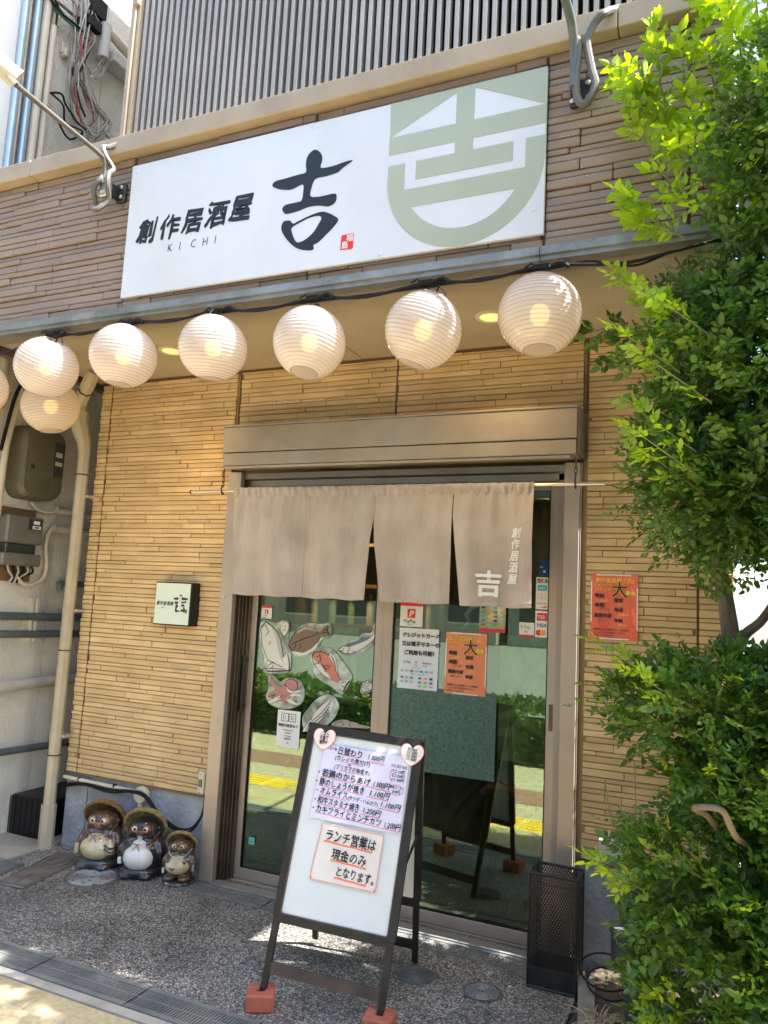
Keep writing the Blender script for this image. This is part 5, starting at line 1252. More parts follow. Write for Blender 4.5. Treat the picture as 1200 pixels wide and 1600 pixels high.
def meshside(p, ud, wlen, z0, z1, nrm):
    m = MB(); px, pz = .0115, .021; n = int(round(wlen/px)); px = wlen/n
    for s_ in (-1,1):
        for k in range(-int((z1-z0)/pz)-1, n+1):
            # one long strand from bottom to top, clipped to the panel
            ua, za = k*px, z0; ub, zb = ua+(z1-z0)/pz*px, z1
            if ua < 0: za = z0+(0-ua)/px*pz; ua = 0
            if ub > wlen: zb = z1-(ub-wlen)/px*pz; ub = wlen
            if zb-za < .003: continue
            if s_ < 0: ua, ub = wlen-ua, wlen-ub
            a = Vector(p)+Vector(ud)*ua; b = Vector(p)+Vector(ud)*ub; a.z = za; b.z = zb
            d = (b-a).normalized(); sd = d.cross(Vector(nrm)).normalized()*.0017; q = Vector(nrm)*.0006*s_
            m.add([a-sd+q,a+sd+q,b+sd+q,b-sd+q,a-q*.0+Vector(nrm)*(-.0008),b+Vector(nrm)*(-.0008)],[(0,1,2,3),(0,3,5,4),(1,4,5,2)])
    return m
for p, ud, wl, nn in (((X0_,Y0_,0),(1,0,0),X1_-X0_,(0,-1,0)),((X0_,Y1_,0),(1,0,0),X1_-X0_,(0,-1,0)),((X0_,Y0_,0),(0,1,0),Y1_-Y0_,(1,0,0)),((X1_,Y0_,0),(0,1,0),Y1_-Y0_,(1,0,0))):
    tag(meshside(p, ud, wl, .08, HT, nn).build('wire_mesh', M['black'], t), kind='stuff')

# ------------------------------------------------------------------ drainpipe, conduits, boxes
t = thing('drainpipe', (-3.60,-.075,0), 'cream octagonal drainpipe with an elbow running down the left corner', 'drainpipe')
def octo(m, pts, r): return m.tube(pts, r, 8)
m = MB(); octo(m, [(-3.61,-.078,.0),(-3.61,-.078,2.36)], .034); m.build('pipe', M['cream'], t)
m = MB(); octo(m, [(-3.61,-.078,.0),(-3.61,-.078,.012),(-3.61,-.078,.012)], .052); octo(m, [(-3.61,-.078,.012),(-3.61,-.078,.24)], .043); m.build('foot_sleeve', M['cream'], t)
m = MB(); m.tube([(-3.61,-.078,2.34),(-3.615,-.082,2.40),(-3.635,-.09,2.47),(-3.655,-.10,2.53),(-3.655,-.10,2.60)], .05, 8, rs=[.036,.040,.050,.055,.055]); m.build('hopper', M['cream'], t)
m = MB(); octo(m, [(-3.655,-.10,2.58),(-3.655,-.105,2.645),(-3.60,-.14,2.69),(-3.40,-.26,2.80)], .042); m.build('elbow', M['cream'], t)
for z in (2.06,1.36,.62): MB().tube([(-3.61,-.078,z),(-3.61,-.078,z+.022)], .0365, 8).bbox(-3.60,-3.555,-.07,-.0,z+.003,z+.019,.002).build('pipe_bracket', M['cream'], t)
for z in (2.20,1.13,.52): MB().tube([(-3.61,-.078,z),(-3.61,-.078,z+.006)], .0375, 8).build('black_tie', M['cable'], t)
MB().tube([(-3.56,-.165,2.712),(-3.554,-.168,2.715)], .046, 8).build('black_tie', M['cable'], t)
t = thing('conduit', (-3.0,-.03,.38), 'cream conduit with a round junction box on the grey foundation wall', 'conduit')
MB().tube([(-3.565,-.028,.395),(-3.035,-.028,.385)], .011, 8).build('pipe', M['creamlight'], t, True)
MB().lathe([(.046,0),(.046,.028),(.040,.036),(.0,.038)], (-2.985,-.004,.372), 28, (0,-1,0)).build('junction_box', M['creamlight'], t, True)
MB().tube([(-2.985,-.025,.335),(-2.985,-.025,.0)], .012, 8).build('pipe', M['creamlight'], t, True)
for x in (-3.45,-3.18): MB().tube([(x,-.028,.394),(x+.008,-.028,.394)], .0135, 8).build('clip', M['cable'], t)
t = thing('black_hose', (-2.8,-.03,.3), 'pair of black cables sagging across the grey foundation to the wall socket', 'cable')
for d_ in (0,.014):
    MB().tube(smoothpath([(-3.575,-.02,.335+d_),(-3.40,-.035,.372+d_*.6),(-3.2,-.045,.362+d_),(-3.03,-.06,.388+d_*.5),(-2.93,-.055,.372+d_),(-2.84,-.04,.285+d_*1.2),(-2.72,-.03,.225+d_),(-2.62,-.03,.238+d_),(-2.56,-.025,.33),(-2.552,-.02,.43)],7), .0062, 6).build('cable_run', M['cable'], t, True)
t = thing('wall_socket', (-2.555,-.03,.49), 'cream outdoor socket box low on the tan wall left of the door', 'socket')
MB().bbox(-2.592,-2.552,-.045,-.0,.437,.552,.005).build('case', M['creamlight'], t)
MB().bbox(-2.584,-2.562,-.050,-.044,.476,.515,.002).build('cover', M['smoked'], t)
g = MB(); [g.lathe([(.003,0),(.003,.003)], (-2.573,-.045,z), 8, (0,-1,0)) for z in (.447,.542)]; g.build('screw', M['rust'], t)
t = thing('wall_socket', (-.43,-.03,.50), 'grey outlet box on the tan wall behind the leaves, right of the door', 'socket')
MB().bbox(-.485,-.385,-.04,-.0,.452,.55,.004).build('case', M['pipegrey'], t); MB().lathe([(.005,0),(.005,.004)], (-.455,-.04,.535), 8, (0,-1,0)).build('hole', M['dark'], t)

# ------------------------------------------------------------------ sign spotlights on conduit arms
LL = [(-2.675,3.624),(-2.712,3.644),(-2.723,3.624),(-2.703,3.577),(-2.678,3.522),(-2.672,3.478),(-2.673,3.423),(-2.692,3.366),(-2.723,3.31),(-2.746,3.315),(-2.767,3.355),(-2.759,3.415),(-2.727,3.458),(-2.717,3.506)]
LR = [(-.373,3.643),(-.406,3.615),(-.432,3.56),(-.432,3.522),(-.415,3.43),(-.402,3.365),(-.435,3.306),(-.462,3.33),(-.47,3.407),(-.461,3.517),(-.473,3.571)]
t = thing('sign_spotlight', (-2.69,-.93,3.45), 'beige spotlight on a long bare conduit arm at the left end of the sign', 'spotlight')
g = MB(); g.tube(smoothpath([(-2.715,-.985,3.44),(-2.712,-.988,3.51),(-2.705,-1.01,3.548),(-2.69,-1.06,3.556),(-2.63,-1.33,3.522),(-2.565,-1.62,3.485)],6), .0115, 10); g.build('arm', M['conduitgrey'], t, True)
pts = smoothpath([(-2.66,-.90,3.72)]+[(a+.0,-1.0+.03*(i%3==0),b) for i,(a,b) in enumerate(LL[1:])],6); g = MB(); g.tube(pts, .0125, 8, rs=[.0125+.0012*(i%2) for i in range(len(pts))]); g.build('flexible_conduit', M['conduitgrey'], t, True)
g = MB(); g.bbox(-2.735,-2.690,-.99,-.965,3.38,3.48,.004); g.build('clamp', M['steel'], t)
g = MB(); g.bbox(-2.69,-2.635,-.925,-.905,3.375,3.47,.003); g.bbox(-2.695,-2.685,-.98,-.905,3.39,3.46,.002); g.build('bracket', M['black'], t)
[MB().lathe([(.010,0),(.010,.006),(.004,.010)], (x,y,z), 10, (0,-1,0)).build('bolt', M['steel'], t) for x,y,z in ((-2.655,-.925,3.398),(-2.655,-.925,3.448),(-2.713,-.99,3.40),(-2.713,-.99,3.455))]
ax = Vector((.45,.80,-.45))
g = MB(); hc = (-2.615,-1.66,3.555); g.lathe([(.0,-.075),(.028,-.075),(.038,-.065),(.041,.05),(.043,.075),(.038,.074),(.036,.05),(.034,-.05),(0,-.055)], hc, 24, ax, cap=False); g.build('lamp_housing', M['creamlight'], t, True)
MB().tube([(-2.565,-1.62,3.485),(-2.60,-1.66,3.53)], .012, 8).build('neck', M['pipegrey'], t)
t = thing('sign_spotlight', (-.47,-.93,3.5), 'thick dark conduit arm with a looping flexible pipe at the right end of the sign', 'spotlight')
g = MB(); g.tube(smoothpath([(-.478,-1.0,3.38),(-.478,-1.0,3.50),(-.478,-1.03,3.56),(-.482,-1.12,3.60),(-.50,-1.5,3.62),(-.52,-1.9,3.63)],6), .016, 10); g.build('arm', M['pipedark'], t, True)
pts = smoothpath([(-.34,-.90,3.73)]+[(a,-1.0,b) for a,b in LR],6); g = MB(); g.tube(pts, .0135, 8, rs=[.0135+.0014*(i%2) for i in range(len(pts))]); g.build('flexible_conduit', M['conduitgrey'], t, True)
g = MB(); g.bbox(-.505,-.43,-.925,-.905,3.36,3.46,.003); g.bbox(-.482,-.472,-.99,-.905,3.37,3.45,.002); g.build('bracket', M['black'], t)
[MB().lathe([(.010,0),(.010,.006),(.004,.010)], (x,-.925,z), 10, (0,-1,0)).build('bolt', M['steel'], t) for x in (-.495,-.44) for z in (3.38,3.44)]
g = MB(); g.lathe([(.035,-.09),(.05,-.08),(.056,.09)], (-.53,-1.98,3.66), 24, (-.3,.5,-.6), cap=False); g.build('lamp_housing', M['creamlight'], t, True)

# ------------------------------------------------------------------ neighbour across the alley
NX = -4.0
nb = thing('neighbour_building', (-5.5,1,0), 'cream stucco building across the narrow alley at the left', 'building')
w1 = MB(); 
for a, b in ((-.62,.115),(.12,1.2),(1.205,4)): w1.box(-8,NX,a,b,-.1,7.5)
w1.build('wall', M['render'], nb)
MB().box(-8,NX-.02,-.70,-.625,-.1,7.5).build('corner_board', M['bluewall'], nb)
MB().bbox(NX+.001,NX+.03,-.9,-.53,3.0,7.2,.01).build('white_side_panel', mat('white panel', (.72,.72,.70), .5), nb)
def pipe(name, pts, r, mt, lab, cat='pipe', group=None, seg=10):
    o = MB().tube(smoothpath(pts,4), r, seg).build(name, mt, None, True); return tag(o, lab, cat, group)
PX = NX+.05
def lean(y, z0=3.0, z1=6.2, dx=0): return [(PX+dx,y,z0),(PX+dx,y+.004,z1)]
pipe('wall_pipe', lean(-.575), .024, M['pipeblue'], 'leftmost shiny blue grey steel pipe rising behind the upper ledge')
pipe('wall_pipe', lean(-.49), .024, M['pipeblue'], 'second shiny blue grey steel pipe rising behind the upper ledge')
pipe('wall_pipe', lean(-.535,dx=-.02), .016, M['creamlight'], 'thin cream pipe squeezed between the two shiny steel pipes')
pipe('wall_pipe', lean(-.425), .027, M['creamlight'], 'thick white painted pipe right of the shiny steel pipes')
pipe('wall_pipe', [(PX,-.36,3.0),(PX,-.36,5.12),(PX,-.36,5.12)], .021, M['creamlight'], 'white painted pipe with an open top end where wires come out')
pipe('wall_pipe', [(PX,.0,1.315),(PX,.7,1.305)][:1]+[(PX,.35,1.31),(PX,.9,1.30)], .022, M['pipedark'], 'short dark pipe stub behind the drainpipe')
pipe('service_pipe', [(PX,-.60,1.325),(PX,1.0,1.30)], .026, M['pipedark'], 'upper of two dark slate pipes crossing the neighbour wall')
pipe('service_pipe', [(PX,-.60,1.215),(PX,1.0,1.195)], .024, M['pipedark'], 'lower of two dark slate pipes crossing the neighbour wall')
pipe('service_pipe', [(PX,-.60,.885),(PX,-.1,.90),(PX,1.0,.935)], .036, M['pipegrey'], 'thick pale grey pipe crossing the neighbour wall below the dark pair')
pipe('service_pipe', [(PX,-.60,.52),(PX,1.0,.475)], .022, M['pipedark'], 'single dark slate pipe low on the neighbour wall')
pipe('service_pipe', [(PX,.065,2.005),(PX,.9,2.0)], .022, M['pipegrey'], 'upper short cream pipe above the hanging hose on the neighbour wall')
pipe('service_pipe', [(PX,.055,1.885),(PX,.9,1.88)], .026, M['pipegrey'], 'lower short cream pipe with an open end on the neighbour wall')
pipe('elbow_pipe', [(PX,.155,1.49),(PX,.158,1.525),(PX,.19,1.535),(PX,.6,1.53)], .019, M['pipedark'], 'dark grey elbow pipe beside the cream drainpipe')
pipe('hose', [(PX,.05,1.885),(PX,.02,1.84),(PX,.01,1.75),(PX,.03,1.66),(PX,.02,1.57),(PX,-.05,1.52),(PX,-.13,1.515),(PX,-.19,1.56)], .013, M['creamlight'], 'looping cream hose hanging beside the electricity meter')
pipe('hose', [(PX,-.14,2.03),(PX,-.09,1.99),(PX,0,1.98),(PX,.07,2.0)], .010, M['creamlight'], 'short cream hose running from the olive cabinet to the pipe')
pipe('vertical_conduit', [(PX,-.37,1.9),(PX,-.36,2.35),(PX,-.29,2.78),(PX,-.29,3.4)], .020, M['creamlight'], 'pale conduit rising left of the olive cabinet')
pipe('vertical_conduit', [(PX+.03,-.42,2.3),(PX+.02,-.36,2.62),(PX+.02,-.30,2.85),(PX+.02,-.30,3.4)], .011, M['cable'], 'black cable rising left of the olive cabinet')
pipe('vertical_conduit', [(PX,-.44,2.55),(PX,-.44,3.4)], .032, M['pipegrey'], 'thick grey duct under the eave at the far left')
for z_, y_ in ((1.37,-.06),(1.26,-.06),(1.15,-.06)): pass
m = MB(); m.bbox(NX,NX+.055,-.06,-.035,1.16,1.43,.002); m.bbox(NX,NX+.055,-.02,.0,1.16,1.43,.002); tag(m.build('pipe_clamp', M['creamlight']), 'cream plastic clamp holding the two dark slate pipes', 'pipe clamp')
# olive meter cabinet
t = thing('meter_cabinet', (NX+.05,-.14,2.05), 'rounded olive metal meter cabinet with a small dark window', 'meter cabinet')
def rr_prism(y0,y1,z0,z1,r,x0,x1,mt,name,par,taper=.9):
    lo = []
    for cy_, cz_, a0_ in ((y1-r,z1-r,0),(y0+r,z1-r,90),(y0+r,z0+r,180),(y1-r,z0+r,270)):
        for k in range(6): a = R(a0_+18*k); lo.append((cy_+r*math.cos(a), cz_+r*math.sin(a)))
    cy, cz = (y0+y1)/2, (z0+z1)/2; n = len(lo); V = []
    for x, s_ in ((x0,1.0),(x0+(x1-x0)*.75,.985),(x1,taper)): V += [(x, cy+(a-cy)*s_, cz+(b-cz)*s_) for a,b in lo]
    F = [(k*n+i, k*n+(i+1)%n, (k+1)*n+(i+1)%n, (k+1)*n+i) for k in range(2) for i in range(n)]+[tuple(2*n+i for i in range(n))]
    m = MB(); m.add(V,F); return m.build(name, mt, par)
rr_prism(-.30,.02,2.04,2.50,.075,NX,NX+.14,M['olive'],'case',t)
MB().bbox(NX+.138,NX+.146,-.085,.0,2.20,2.42,.002).build('window', M['smoked'], t)
g = MB(); g.box(NX+.146,NX+.148,-.07,-.02,2.325,2.355); g.box(NX+.146,NX+.148,-.07,-.015,2.27,2.295); g.build('dial', M['pipegrey'], t)
g = MB(); g.bbox(NX+.14,NX+.15,-.245,-.225,2.22,2.25,.003); g.build('latch', M['black'], t)
# electricity meter
MB().bbox(NX,NX+.02,-.42,-.06,1.53,1.98,.004).build('mounting_board', M['wood'], nb)
t = thing('electricity_meter', (NX+.05,-.2,1.6), 'grey electricity meter with clear cover and cables at the left edge', 'electricity meter')
MB().bbox(NX+.02,NX+.11,-.34,-.07,1.76,1.93,.01).build('meter_body', M['meter'], t)
MB().bbox(NX+.111,NX+.118,-.20,-.095,1.85,1.915,.003).build('display_panel', M['smoked'], t)
g = MB(); g.box(NX+.118,NX+.120,-.16,-.115,1.885,1.905); g.box(NX+.118,NX+.120,-.165,-.105,1.855,1.875); g.build('display_label', M['wprint'], t)
g = MB(); g.box(NX+.120,NX+.121,-.15,-.12,1.86,1.87); g.build('display_digits', M['ink'], t)
MB().bbox(NX+.02,NX+.09,-.32,-.10,1.70,1.758,.004).build('terminal_block', M['smoked'], t)
MB().bbox(NX+.02,NX+.12,-.36,-.075,1.625,1.70,.008).build('terminal_cover', M['meter'], t)
for i in range(6):
    y = -.27+.035*i; MB().tube(smoothpath([(NX+.06,y,1.63),(NX+.065,y+.01,1.59),(NX+.055,-.19+(y+.19)*.4,1.555),(NX+.05,-.24+.02*i,1.52)],4), .007, 6).build('cable_tail', M['cable'] if i%2 else M['pipegrey'], t, True)
# dark mesh crate on the alley floor
t = thing('alley_crate', (-3.85,.15,0), 'black mesh covered crate on the alley floor at the lower left', 'crate')
MB().bbox(-3.99,-3.70,-.02,.75,.0,.235,.01).build('box', M['blackplastic'], t)
g = MB()
for k in range(16): g.box(-3.6995,-3.697,-.02+.048*k,-.014+.048*k,.01,.23)
for k in range(6): g.box(-3.6995,-3.6975,-.02,.75,.02+.04*k,.024+.04*k)
for k in range(7): g.box(-3.99+.045*k,-3.985+.045*k,-.0235,-.021,.01,.23)
g.build('net', M['cable'], t)
# gutter slanting across the recess and the wire bundle
g = MB(); g.bbox(-3.98,-3.86,.08,1.3,5.18,5.26,.006); tag(g.build('slanting_gutter', M['pipegrey']), 'beige gutter crossing the recess behind the tangled wires', 'gutter')
pipe('cable_duct', [(NX+.08,.03,5.42),(NX+.08,.035,5.17)], .042, M['pipegrey'], 'round grey duct end with wires spilling out')
pipe('cable_duct', [(NX+.08,.06,5.40),(NX+.09,.3,5.36),(NX+.1,.6,5.34)], .035, M['creamlight'], 'cream duct joining the round duct above the wires')
wb = thing('wire_bundle', (NX+.08,-.05,4.9), 'tangled bundle of grey, black, red and green wires hanging on the neighbour wall', 'wires')
CW = {k: mat(k+' wire', v, .5) for k, v in dict(greyw=(.30,.27,.24), pale=(.50,.46,.40), redw=(.5,.04,.04), greenw=(.03,.22,.12), brownw=(.20,.14,.11)).items()}
A1 = [(-.251,5.387),(-.234,5.338),(-.221,5.156),(-.199,5.067),(-.201,4.84),(-.152,4.7),(-.032,4.586),(.036,4.567),(.101,4.67),(.134,4.763),(-.018,4.816),(-.133,4.879)]
A3 = [(-.387,5.276),(-.266,5.269),(-.123,5.293),(-.093,5.227),(-.155,5.047),(-.207,4.888),(-.179,4.751),(-.106,4.67)]
A4 = [(-.054,5.437),(-.003,5.386),(.006,5.32),(-.045,5.199),(-.145,5.054),(-.185,4.956)]
A5 = [(.037,5.161),(.036,5.087),(0,5.016),(-.049,4.973),(-.094,4.986),(-.153,5.031),(-.17,5.2),(-.12,5.45)]
A2 = [(-.46,5.35),(-.423,5.255),(-.339,5.211),(-.215,5.195),(-.113,5.22)]
A6 = [(-.338,4.669),(-.283,4.698),(-.21,4.679),(-.119,4.609),(-.054,4.59)]
A7 = [(-.318,4.666),(-.262,4.611),(-.185,4.559),(-.089,4.533),(-.122,4.469),(-.22,4.443),(-.294,4.48),(-.334,4.496)]
A8 = [(-.133,4.879),(.003,4.821),(.075,4.779),(.134,4.763),(.119,4.699),(.182,4.657)]
A9 = [(-.19,5.6),(-.16,5.3),(-.15,5.1),(-.10,4.9),(-.02,4.78),(.04,4.70),(-.03,4.60),(-.12,4.62),(-.17,4.80)]
rg = random.Random(21)
for A, n_, cols, r_ in ((A1,5,('greyw','pale','brownw','pale'),.0045),(A3,3,('brownw','greyw','cable'),.007),(A4,2,('pale','greyw'),.006),(A5,6,('greyw','pale'),.0045),(A2,1,('greenw',),.008),(A2,2,('cable',),.009),(A6,1,('cable',),.007),(A7,1,('cable',),.007),(A8,3,('greyw','brownw','pale'),.005),(A9,6,('greyw','brownw','redw','pale'),.0045)):
    for k in range(n_):
        oy, oz = rg.uniform(-.035,.035)*(n_>1), rg.uniform(-.02,.02)*(n_>1)
        pts = [(NX+.05+rg.uniform(0,.06), a+oy+rg.uniform(-.010,.010), b+oz+rg.uniform(-.012,.012)) for a,b in A]
        c = cols[k%len(cols)]; MB().tube(smoothpath(pts,5), r_, 5).build('wire', CW.get(c) or M['cable'], wb, True)
for y, z in ((-.20,4.93),(-.15,5.15),(-.2,5.3),(.0,5.4),(-.05,5.5)): MB().tube([(NX+.08,y,z),(NX+.08,y+.005,z-.05)], .013, 6).build('connector', M['cable'], wb)
g = MB(); g.bbox(NX+.06,NX+.11,-.14,-.02,5.30,5.38,.006); g.bbox(NX+.04,NX+.10,-.10,.02,5.42,5.56,.006); g.build('junction_block', M['cable'], wb)
g = MB(); g.bbox(NX+.0,NX+.03,-.26,-.20,5.02,5.10,.004); g.bbox(NX+.0,NX+.05,-.25,-.225,5.0,5.06,.004); g.build('insulator', M['creamlight'], wb)
# ------------------------------------------------------------------ foliage
def leaf_mesh(name, sprigs, mt, leafL=.030, leafW=.016, pairs=4, stem=True, seed=0, droop=.35):
    # sprigs: list of (base point, direction, length, scale); pinnate sprigs of folded leaflets
    rs = np.random.RandomState(seed); V = []; F = []; 
    n = len(sprigs)
    B = np.array([s[0] for s in sprigs], float); D = np.array([s[1] for s in sprigs], float); D /= np.linalg.norm(D,axis=1)[:,None]+1e-9
    L = np.array([s[2] for s in sprigs], float); S = np.array([s[3] for s in sprigs], float)
    rnd = rs.normal(size=(n,3)); side = np.cross(D, rnd); side /= np.linalg.norm(side,axis=1)[:,None]+1e-9
    # leaflets lie roughly in the sprig plane, which tends to face up and outward
    upv = np.array([0,0,1.0]); side2 = np.cross(D, upv+rnd*.55); side2 /= np.linalg.norm(side2,axis=1)[:,None]+1e-9
    side = side2; nor = np.cross(side, D); nor /= np.linalg.norm(nor,axis=1)[:,None]+1e-9
    vs = []; fs = []; off = 0
    tt = [(k+1)/(pairs+.4) for k in range(pairs)]
    for k in range(pairs*2+1):
        if k == pairs*2: t_ = 1.0; sgn = 0
        else: t_ = tt[k//2]; sgn = 1 if k%2 else -1
        base = B + D*(L*t_)[:,None] - upv*(L*t_*t_*droop*.5)[:,None]
        ang = np.where(sgn==0, 0, 1)*(.95+rs.uniform(-.25,.25,n))
        ld = D*np.cos(ang)[:,None] + side*(np.sin(ang)*sgn)[:,None] + rs.normal(scale=.22,size=(n,3)) - upv*.12
        ld /= np.linalg.norm(ld,axis=1)[:,None]
        ln = nor + rs.normal(scale=.30,size=(n,3)); w = np.cross(ld, ln); w /= np.linalg.norm(w,axis=1)[:,None]; ln = np.cross(w, ld)
        l = (leafL*S*rs.uniform(.75,1.25,n)*(1.15 if sgn==0 else 1))[:,None]; wd = l*(leafW/leafL)*.5; fold = wd*.35
        st = ld*l*.08
        p0 = base+st; pt = base+ld*l*1.05
        pL1 = base+ld*l*.30+w*wd*.92+ln*fold; pL2 = base+ld*l*.68+w*wd*.82+ln*fold*.8
        pR1 = base+ld*l*.30-w*wd*.92+ln*fold; pR2 = base+ld*l*.68-w*wd*.82+ln*fold*.8
        blk = np.stack([p0,pL1,pL2,pt,pR2,pR1],1).reshape(-1,3); vs.append(blk)
        i0 = off+np.arange(n)*6
        fs.append(np.stack([i0,i0+1,i0+2,i0+3],1)); fs.append(np.stack([i0,i0+3,i0+4,i0+5],1)); off += n*6
    if stem:
        r_ = (.0011*S)[:,None]; e = B + D*L[:,None] - upv*(L*droop*.5)[:,None]; mid = B + D*(L*.5)[:,None] - upv*(L*.25*droop*.5)[:,None]
        for w_ in (side, nor):
            for a, b in ((B,mid),(mid,e)):
                blk = np.stack([a-w_*r_, a+w_*r_, b+w_*r_*.7, b-w_*r_*.7],1).reshape(-1,3); vs.append(blk)
                i0 = off+np.arange(n)*4; fs.append(np.stack([i0,i0+1,i0+2,i0+3],1)); off += n*4
    V = np.concatenate(vs); F = np.concatenate(fs)
    me = bpy.data.meshes.new(name); me.vertices.add(len(V)); me.vertices.foreach_set('co', V.ravel())
    me.loops.add(len(F)*4); me.loops.foreach_set('vertex_index', F.ravel().astype(np.int32))
    me.polygons.add(len(F)); me.polygons.foreach_set('loop_start', np.arange(len(F),dtype=np.int32)*4)
    me.update(calc_edges=True); me.materials.append(mt); return me

def crown_sprigs(blobs, n, seed, shell=.55, length=(.07,.15), scale=(.8,1.25), zmin=None, outw=.8, keep=None):
    rs = np.random.RandomState(seed); vol = np.array([b[1][0]*b[1][1]+b[1][2]*b[1][1]+b[1][0]*b[1][2] for b in blobs]); pr = vol/vol.sum(); out = []
    while len(out) < n:
        b = blobs[rs.choice(len(blobs), p=pr)]
        d = rs.normal(size=3); d /= np.linalg.norm(d)
        r = shell+(1-shell)*rs.uniform()**.6
        lump = 1+.22*noise.noise(Vector(d)*2.3+Vector(b[0])*3)+.14*noise.noise(Vector(d)*6+Vector(b[0]))
        p = np.array(b[0])+d*np.array(b[1])*r*lump
        if noise.noise(Vector(p)*5.5) < -.30: continue
        if keep and not keep(p): continue
        dd = d*outw + np.array([0,0,.35]) + rs.normal(scale=.45,size=3)
        out.append((p, dd, rs.uniform(*length), rs.uniform(*scale)))
    return out
def branches(m, pts, r0, r1, seg=8, n=5):
    P_ = smoothpath(pts, n); k = len(P_); m.tube(P_, r0, seg, rs=[r0+(r1-r0)*i/(k-1) for i in range(k)]); return P_

tr = thing('leafy_tree', (.05,-.72,0), 'tall slender tree with small glossy leaflets and bright yellow green shoots, right of the door', 'tree')
m = MB()
trunk = branches(m, [(.12,-.72,0),(.10,-.72,.6),(.06,-.71,1.1),(.035,-.70,1.40),(.018,-.70,1.55),(.0,-.70,1.70),(.03,-.74,2.0),(.08,-.80,2.5),(.14,-.95,3.0),(.18,-1.0,3.7)], .040, .010)
m.build('trunk', M['bark'], tr, True)
rg = random.Random(4)
def limb(pts, r0, r1, mt=M['bark'], nm='limb'):
    m = MB(); branches(m, pts, r0, r1, 7); return m.build(nm, mt, tr, True)
limb([(.04,-.70,1.40),(.075,-.70,1.462),(.13,-.72,1.52),(.20,-.78,1.66),(.35,-.85,2.0)], .020, .010)
limb([(.015,-.70,1.56),(-.035,-.71,1.605),(-.10,-.74,1.62)], .008, .004)
limb([(.03,-.74,2.0),(-.08,-.85,2.2),(-.14,-.95,2.4)], .010, .004)
for k in range(16):
    i = rg.randint(len(trunk)//2, len(trunk)-3); b = trunk[i]; d = Vector((rg.uniform(-.6,1), rg.uniform(-.7,.5), rg.uniform(.2,.9))).normalized()
    limb([b, b+d*.18+Vector((0,0,.03)), b+d*rg.uniform(.35,.55)+Vector((0,0,.1))], .008, .003, M['twig'], 'branch')
def notbuilding(p): return p[1] < -.06 and not (p[1] > -.99 and p[2] > 2.70 and p[0] < .06) and p[1] > -2.3
up_blobs = [((.46,-.90,2.52),(.56,.38,.38)),((.37,-.88,2.06),(.56,.40,.34)),((.45,-.86,1.84),(.50,.38,.18)),((.52,-1.25,2.90),(.48,.26,.34)),((.8,-1.1,2.3),(.5,.5,.7)),((.26,-1.14,2.80),(.24,.14,.26)),((.34,-1.16,3.10),(.24,.12,.26)),((.01,-.95,1.95),(.26,.28,.24)),((.05,-.98,2.3),(.23,.28,.30))]
link('crown', leaf_mesh('crown', crown_sprigs(up_blobs, 12500, 1, .5, keep=notbuilding), M['leaf'], .0235, .0135, 4, seed=1), tr)
air = [((.50,-1.22,3.25),(.40,.22,.50)),((.72,-1.2,3.9),(.5,.3,.6)),((.36,-1.2,2.95),(.36,.20,.30))]
link('upper_crown', leaf_mesh('upper_crown', crown_sprigs(air, 560, 2, .2, (.09,.17), (.9,1.3), keep=notbuilding), M['leafyoung'], .033, .018, 4, seed=2), tr)
# long young shoots reaching up and out
def shoot(pts, r0=.005, n_s=16, seed=0, sc=1.2, mt='leafyoung', nm='young_shoot', L=(.05,.09), spread=1.0):
    rs = np.random.RandomState(seed); m = MB(); P_ = branches(m, pts, r0, .0015, 6, 6); o = m.build(nm, M['twig'] if mt == 'leafyoung' else M['bark'], tr, True)
    sp = []; k = len(P_)
    for q in range(n_s):
        t_ = .18+.82*q/(n_s-1); i = min(k-2, int(t_*(k-1))); p = P_[i]; d = (P_[i+1]-P_[i]).normalized()
        s_ = Vector(rs.normal(size=3)); s_ = (s_-d*s_.dot(d)).normalized()
        sp.append((tuple(p), tuple(d*.9+s_*.75*spread), rs.uniform(*L)*(1.15-.5*t_), sc*rs.uniform(.8,1.15)))
    sp.append((tuple(P_[-1]), tuple((P_[-1]-P_[-2])), .06, sc))
    link('shoot_leaves', leaf_mesh('shoot_leaves', sp, M[mt], .034, .018, 3, seed=seed), o)
SH = [[(.02,-1.05,2.80),(-.10,-1.08,3.00),(-.17,-1.10,3.22),(-.19,-1.10,3.45)], [(-.02,-1.08,2.75),(-.16,-1.10,2.92),(-.24,-1.12,3.10),(-.235,-1.12,3.22)],
      [(.05,-1.1,2.85),(.0,-1.1,3.1),(-.03,-1.1,3.32),(-.04,-1.1,3.5)], [(-.05,-1.06,3.0),(-.16,-1.08,3.12),(-.27,-1.10,3.26)], [(.10,-1.12,3.0),(.06,-1.12,3.3),(.05,-1.12,3.6)],
      [(.18,-1.1,3.0),(.14,-1.1,3.3),(.15,-1.1,3.65)], [(-.10,-1.05,2.72),(-.20,-1.07,2.80),(-.27,-1.10,2.86)], [(-.12,-1.0,3.15),(-.22,-1.02,3.3),(-.30,-1.03,3.38)], [(.1,-1.15,3.2),(.0,-1.2,3.4),(-.06,-1.22,3.5)],
      [(.25,-1.15,3.1),(.20,-1.2,3.4),(.18,-1.2,3.6)],[(.0,-1.1,2.9),(-.09,-1.1,3.15),(-.11,-1.12,3.35)]]
for i, s_ in enumerate(SH): shoot(s_, .0045, 18, 30+i, 1.25)
shoot([(-.02,-.88,2.38),(-.20,-.78,2.50),(-.34,-.75,2.56),(-.47,-.75,2.545)], .004, 14, 60, 1.2, 'leaf', 'dark_branch', (.07,.12))
shoot([(-.04,-.88,2.36),(-.22,-.78,2.42),(-.36,-.75,2.44)], .004, 10, 61, 1.15, 'leaf', 'dark_branch', (.07,.12))
rg = random.Random(9)
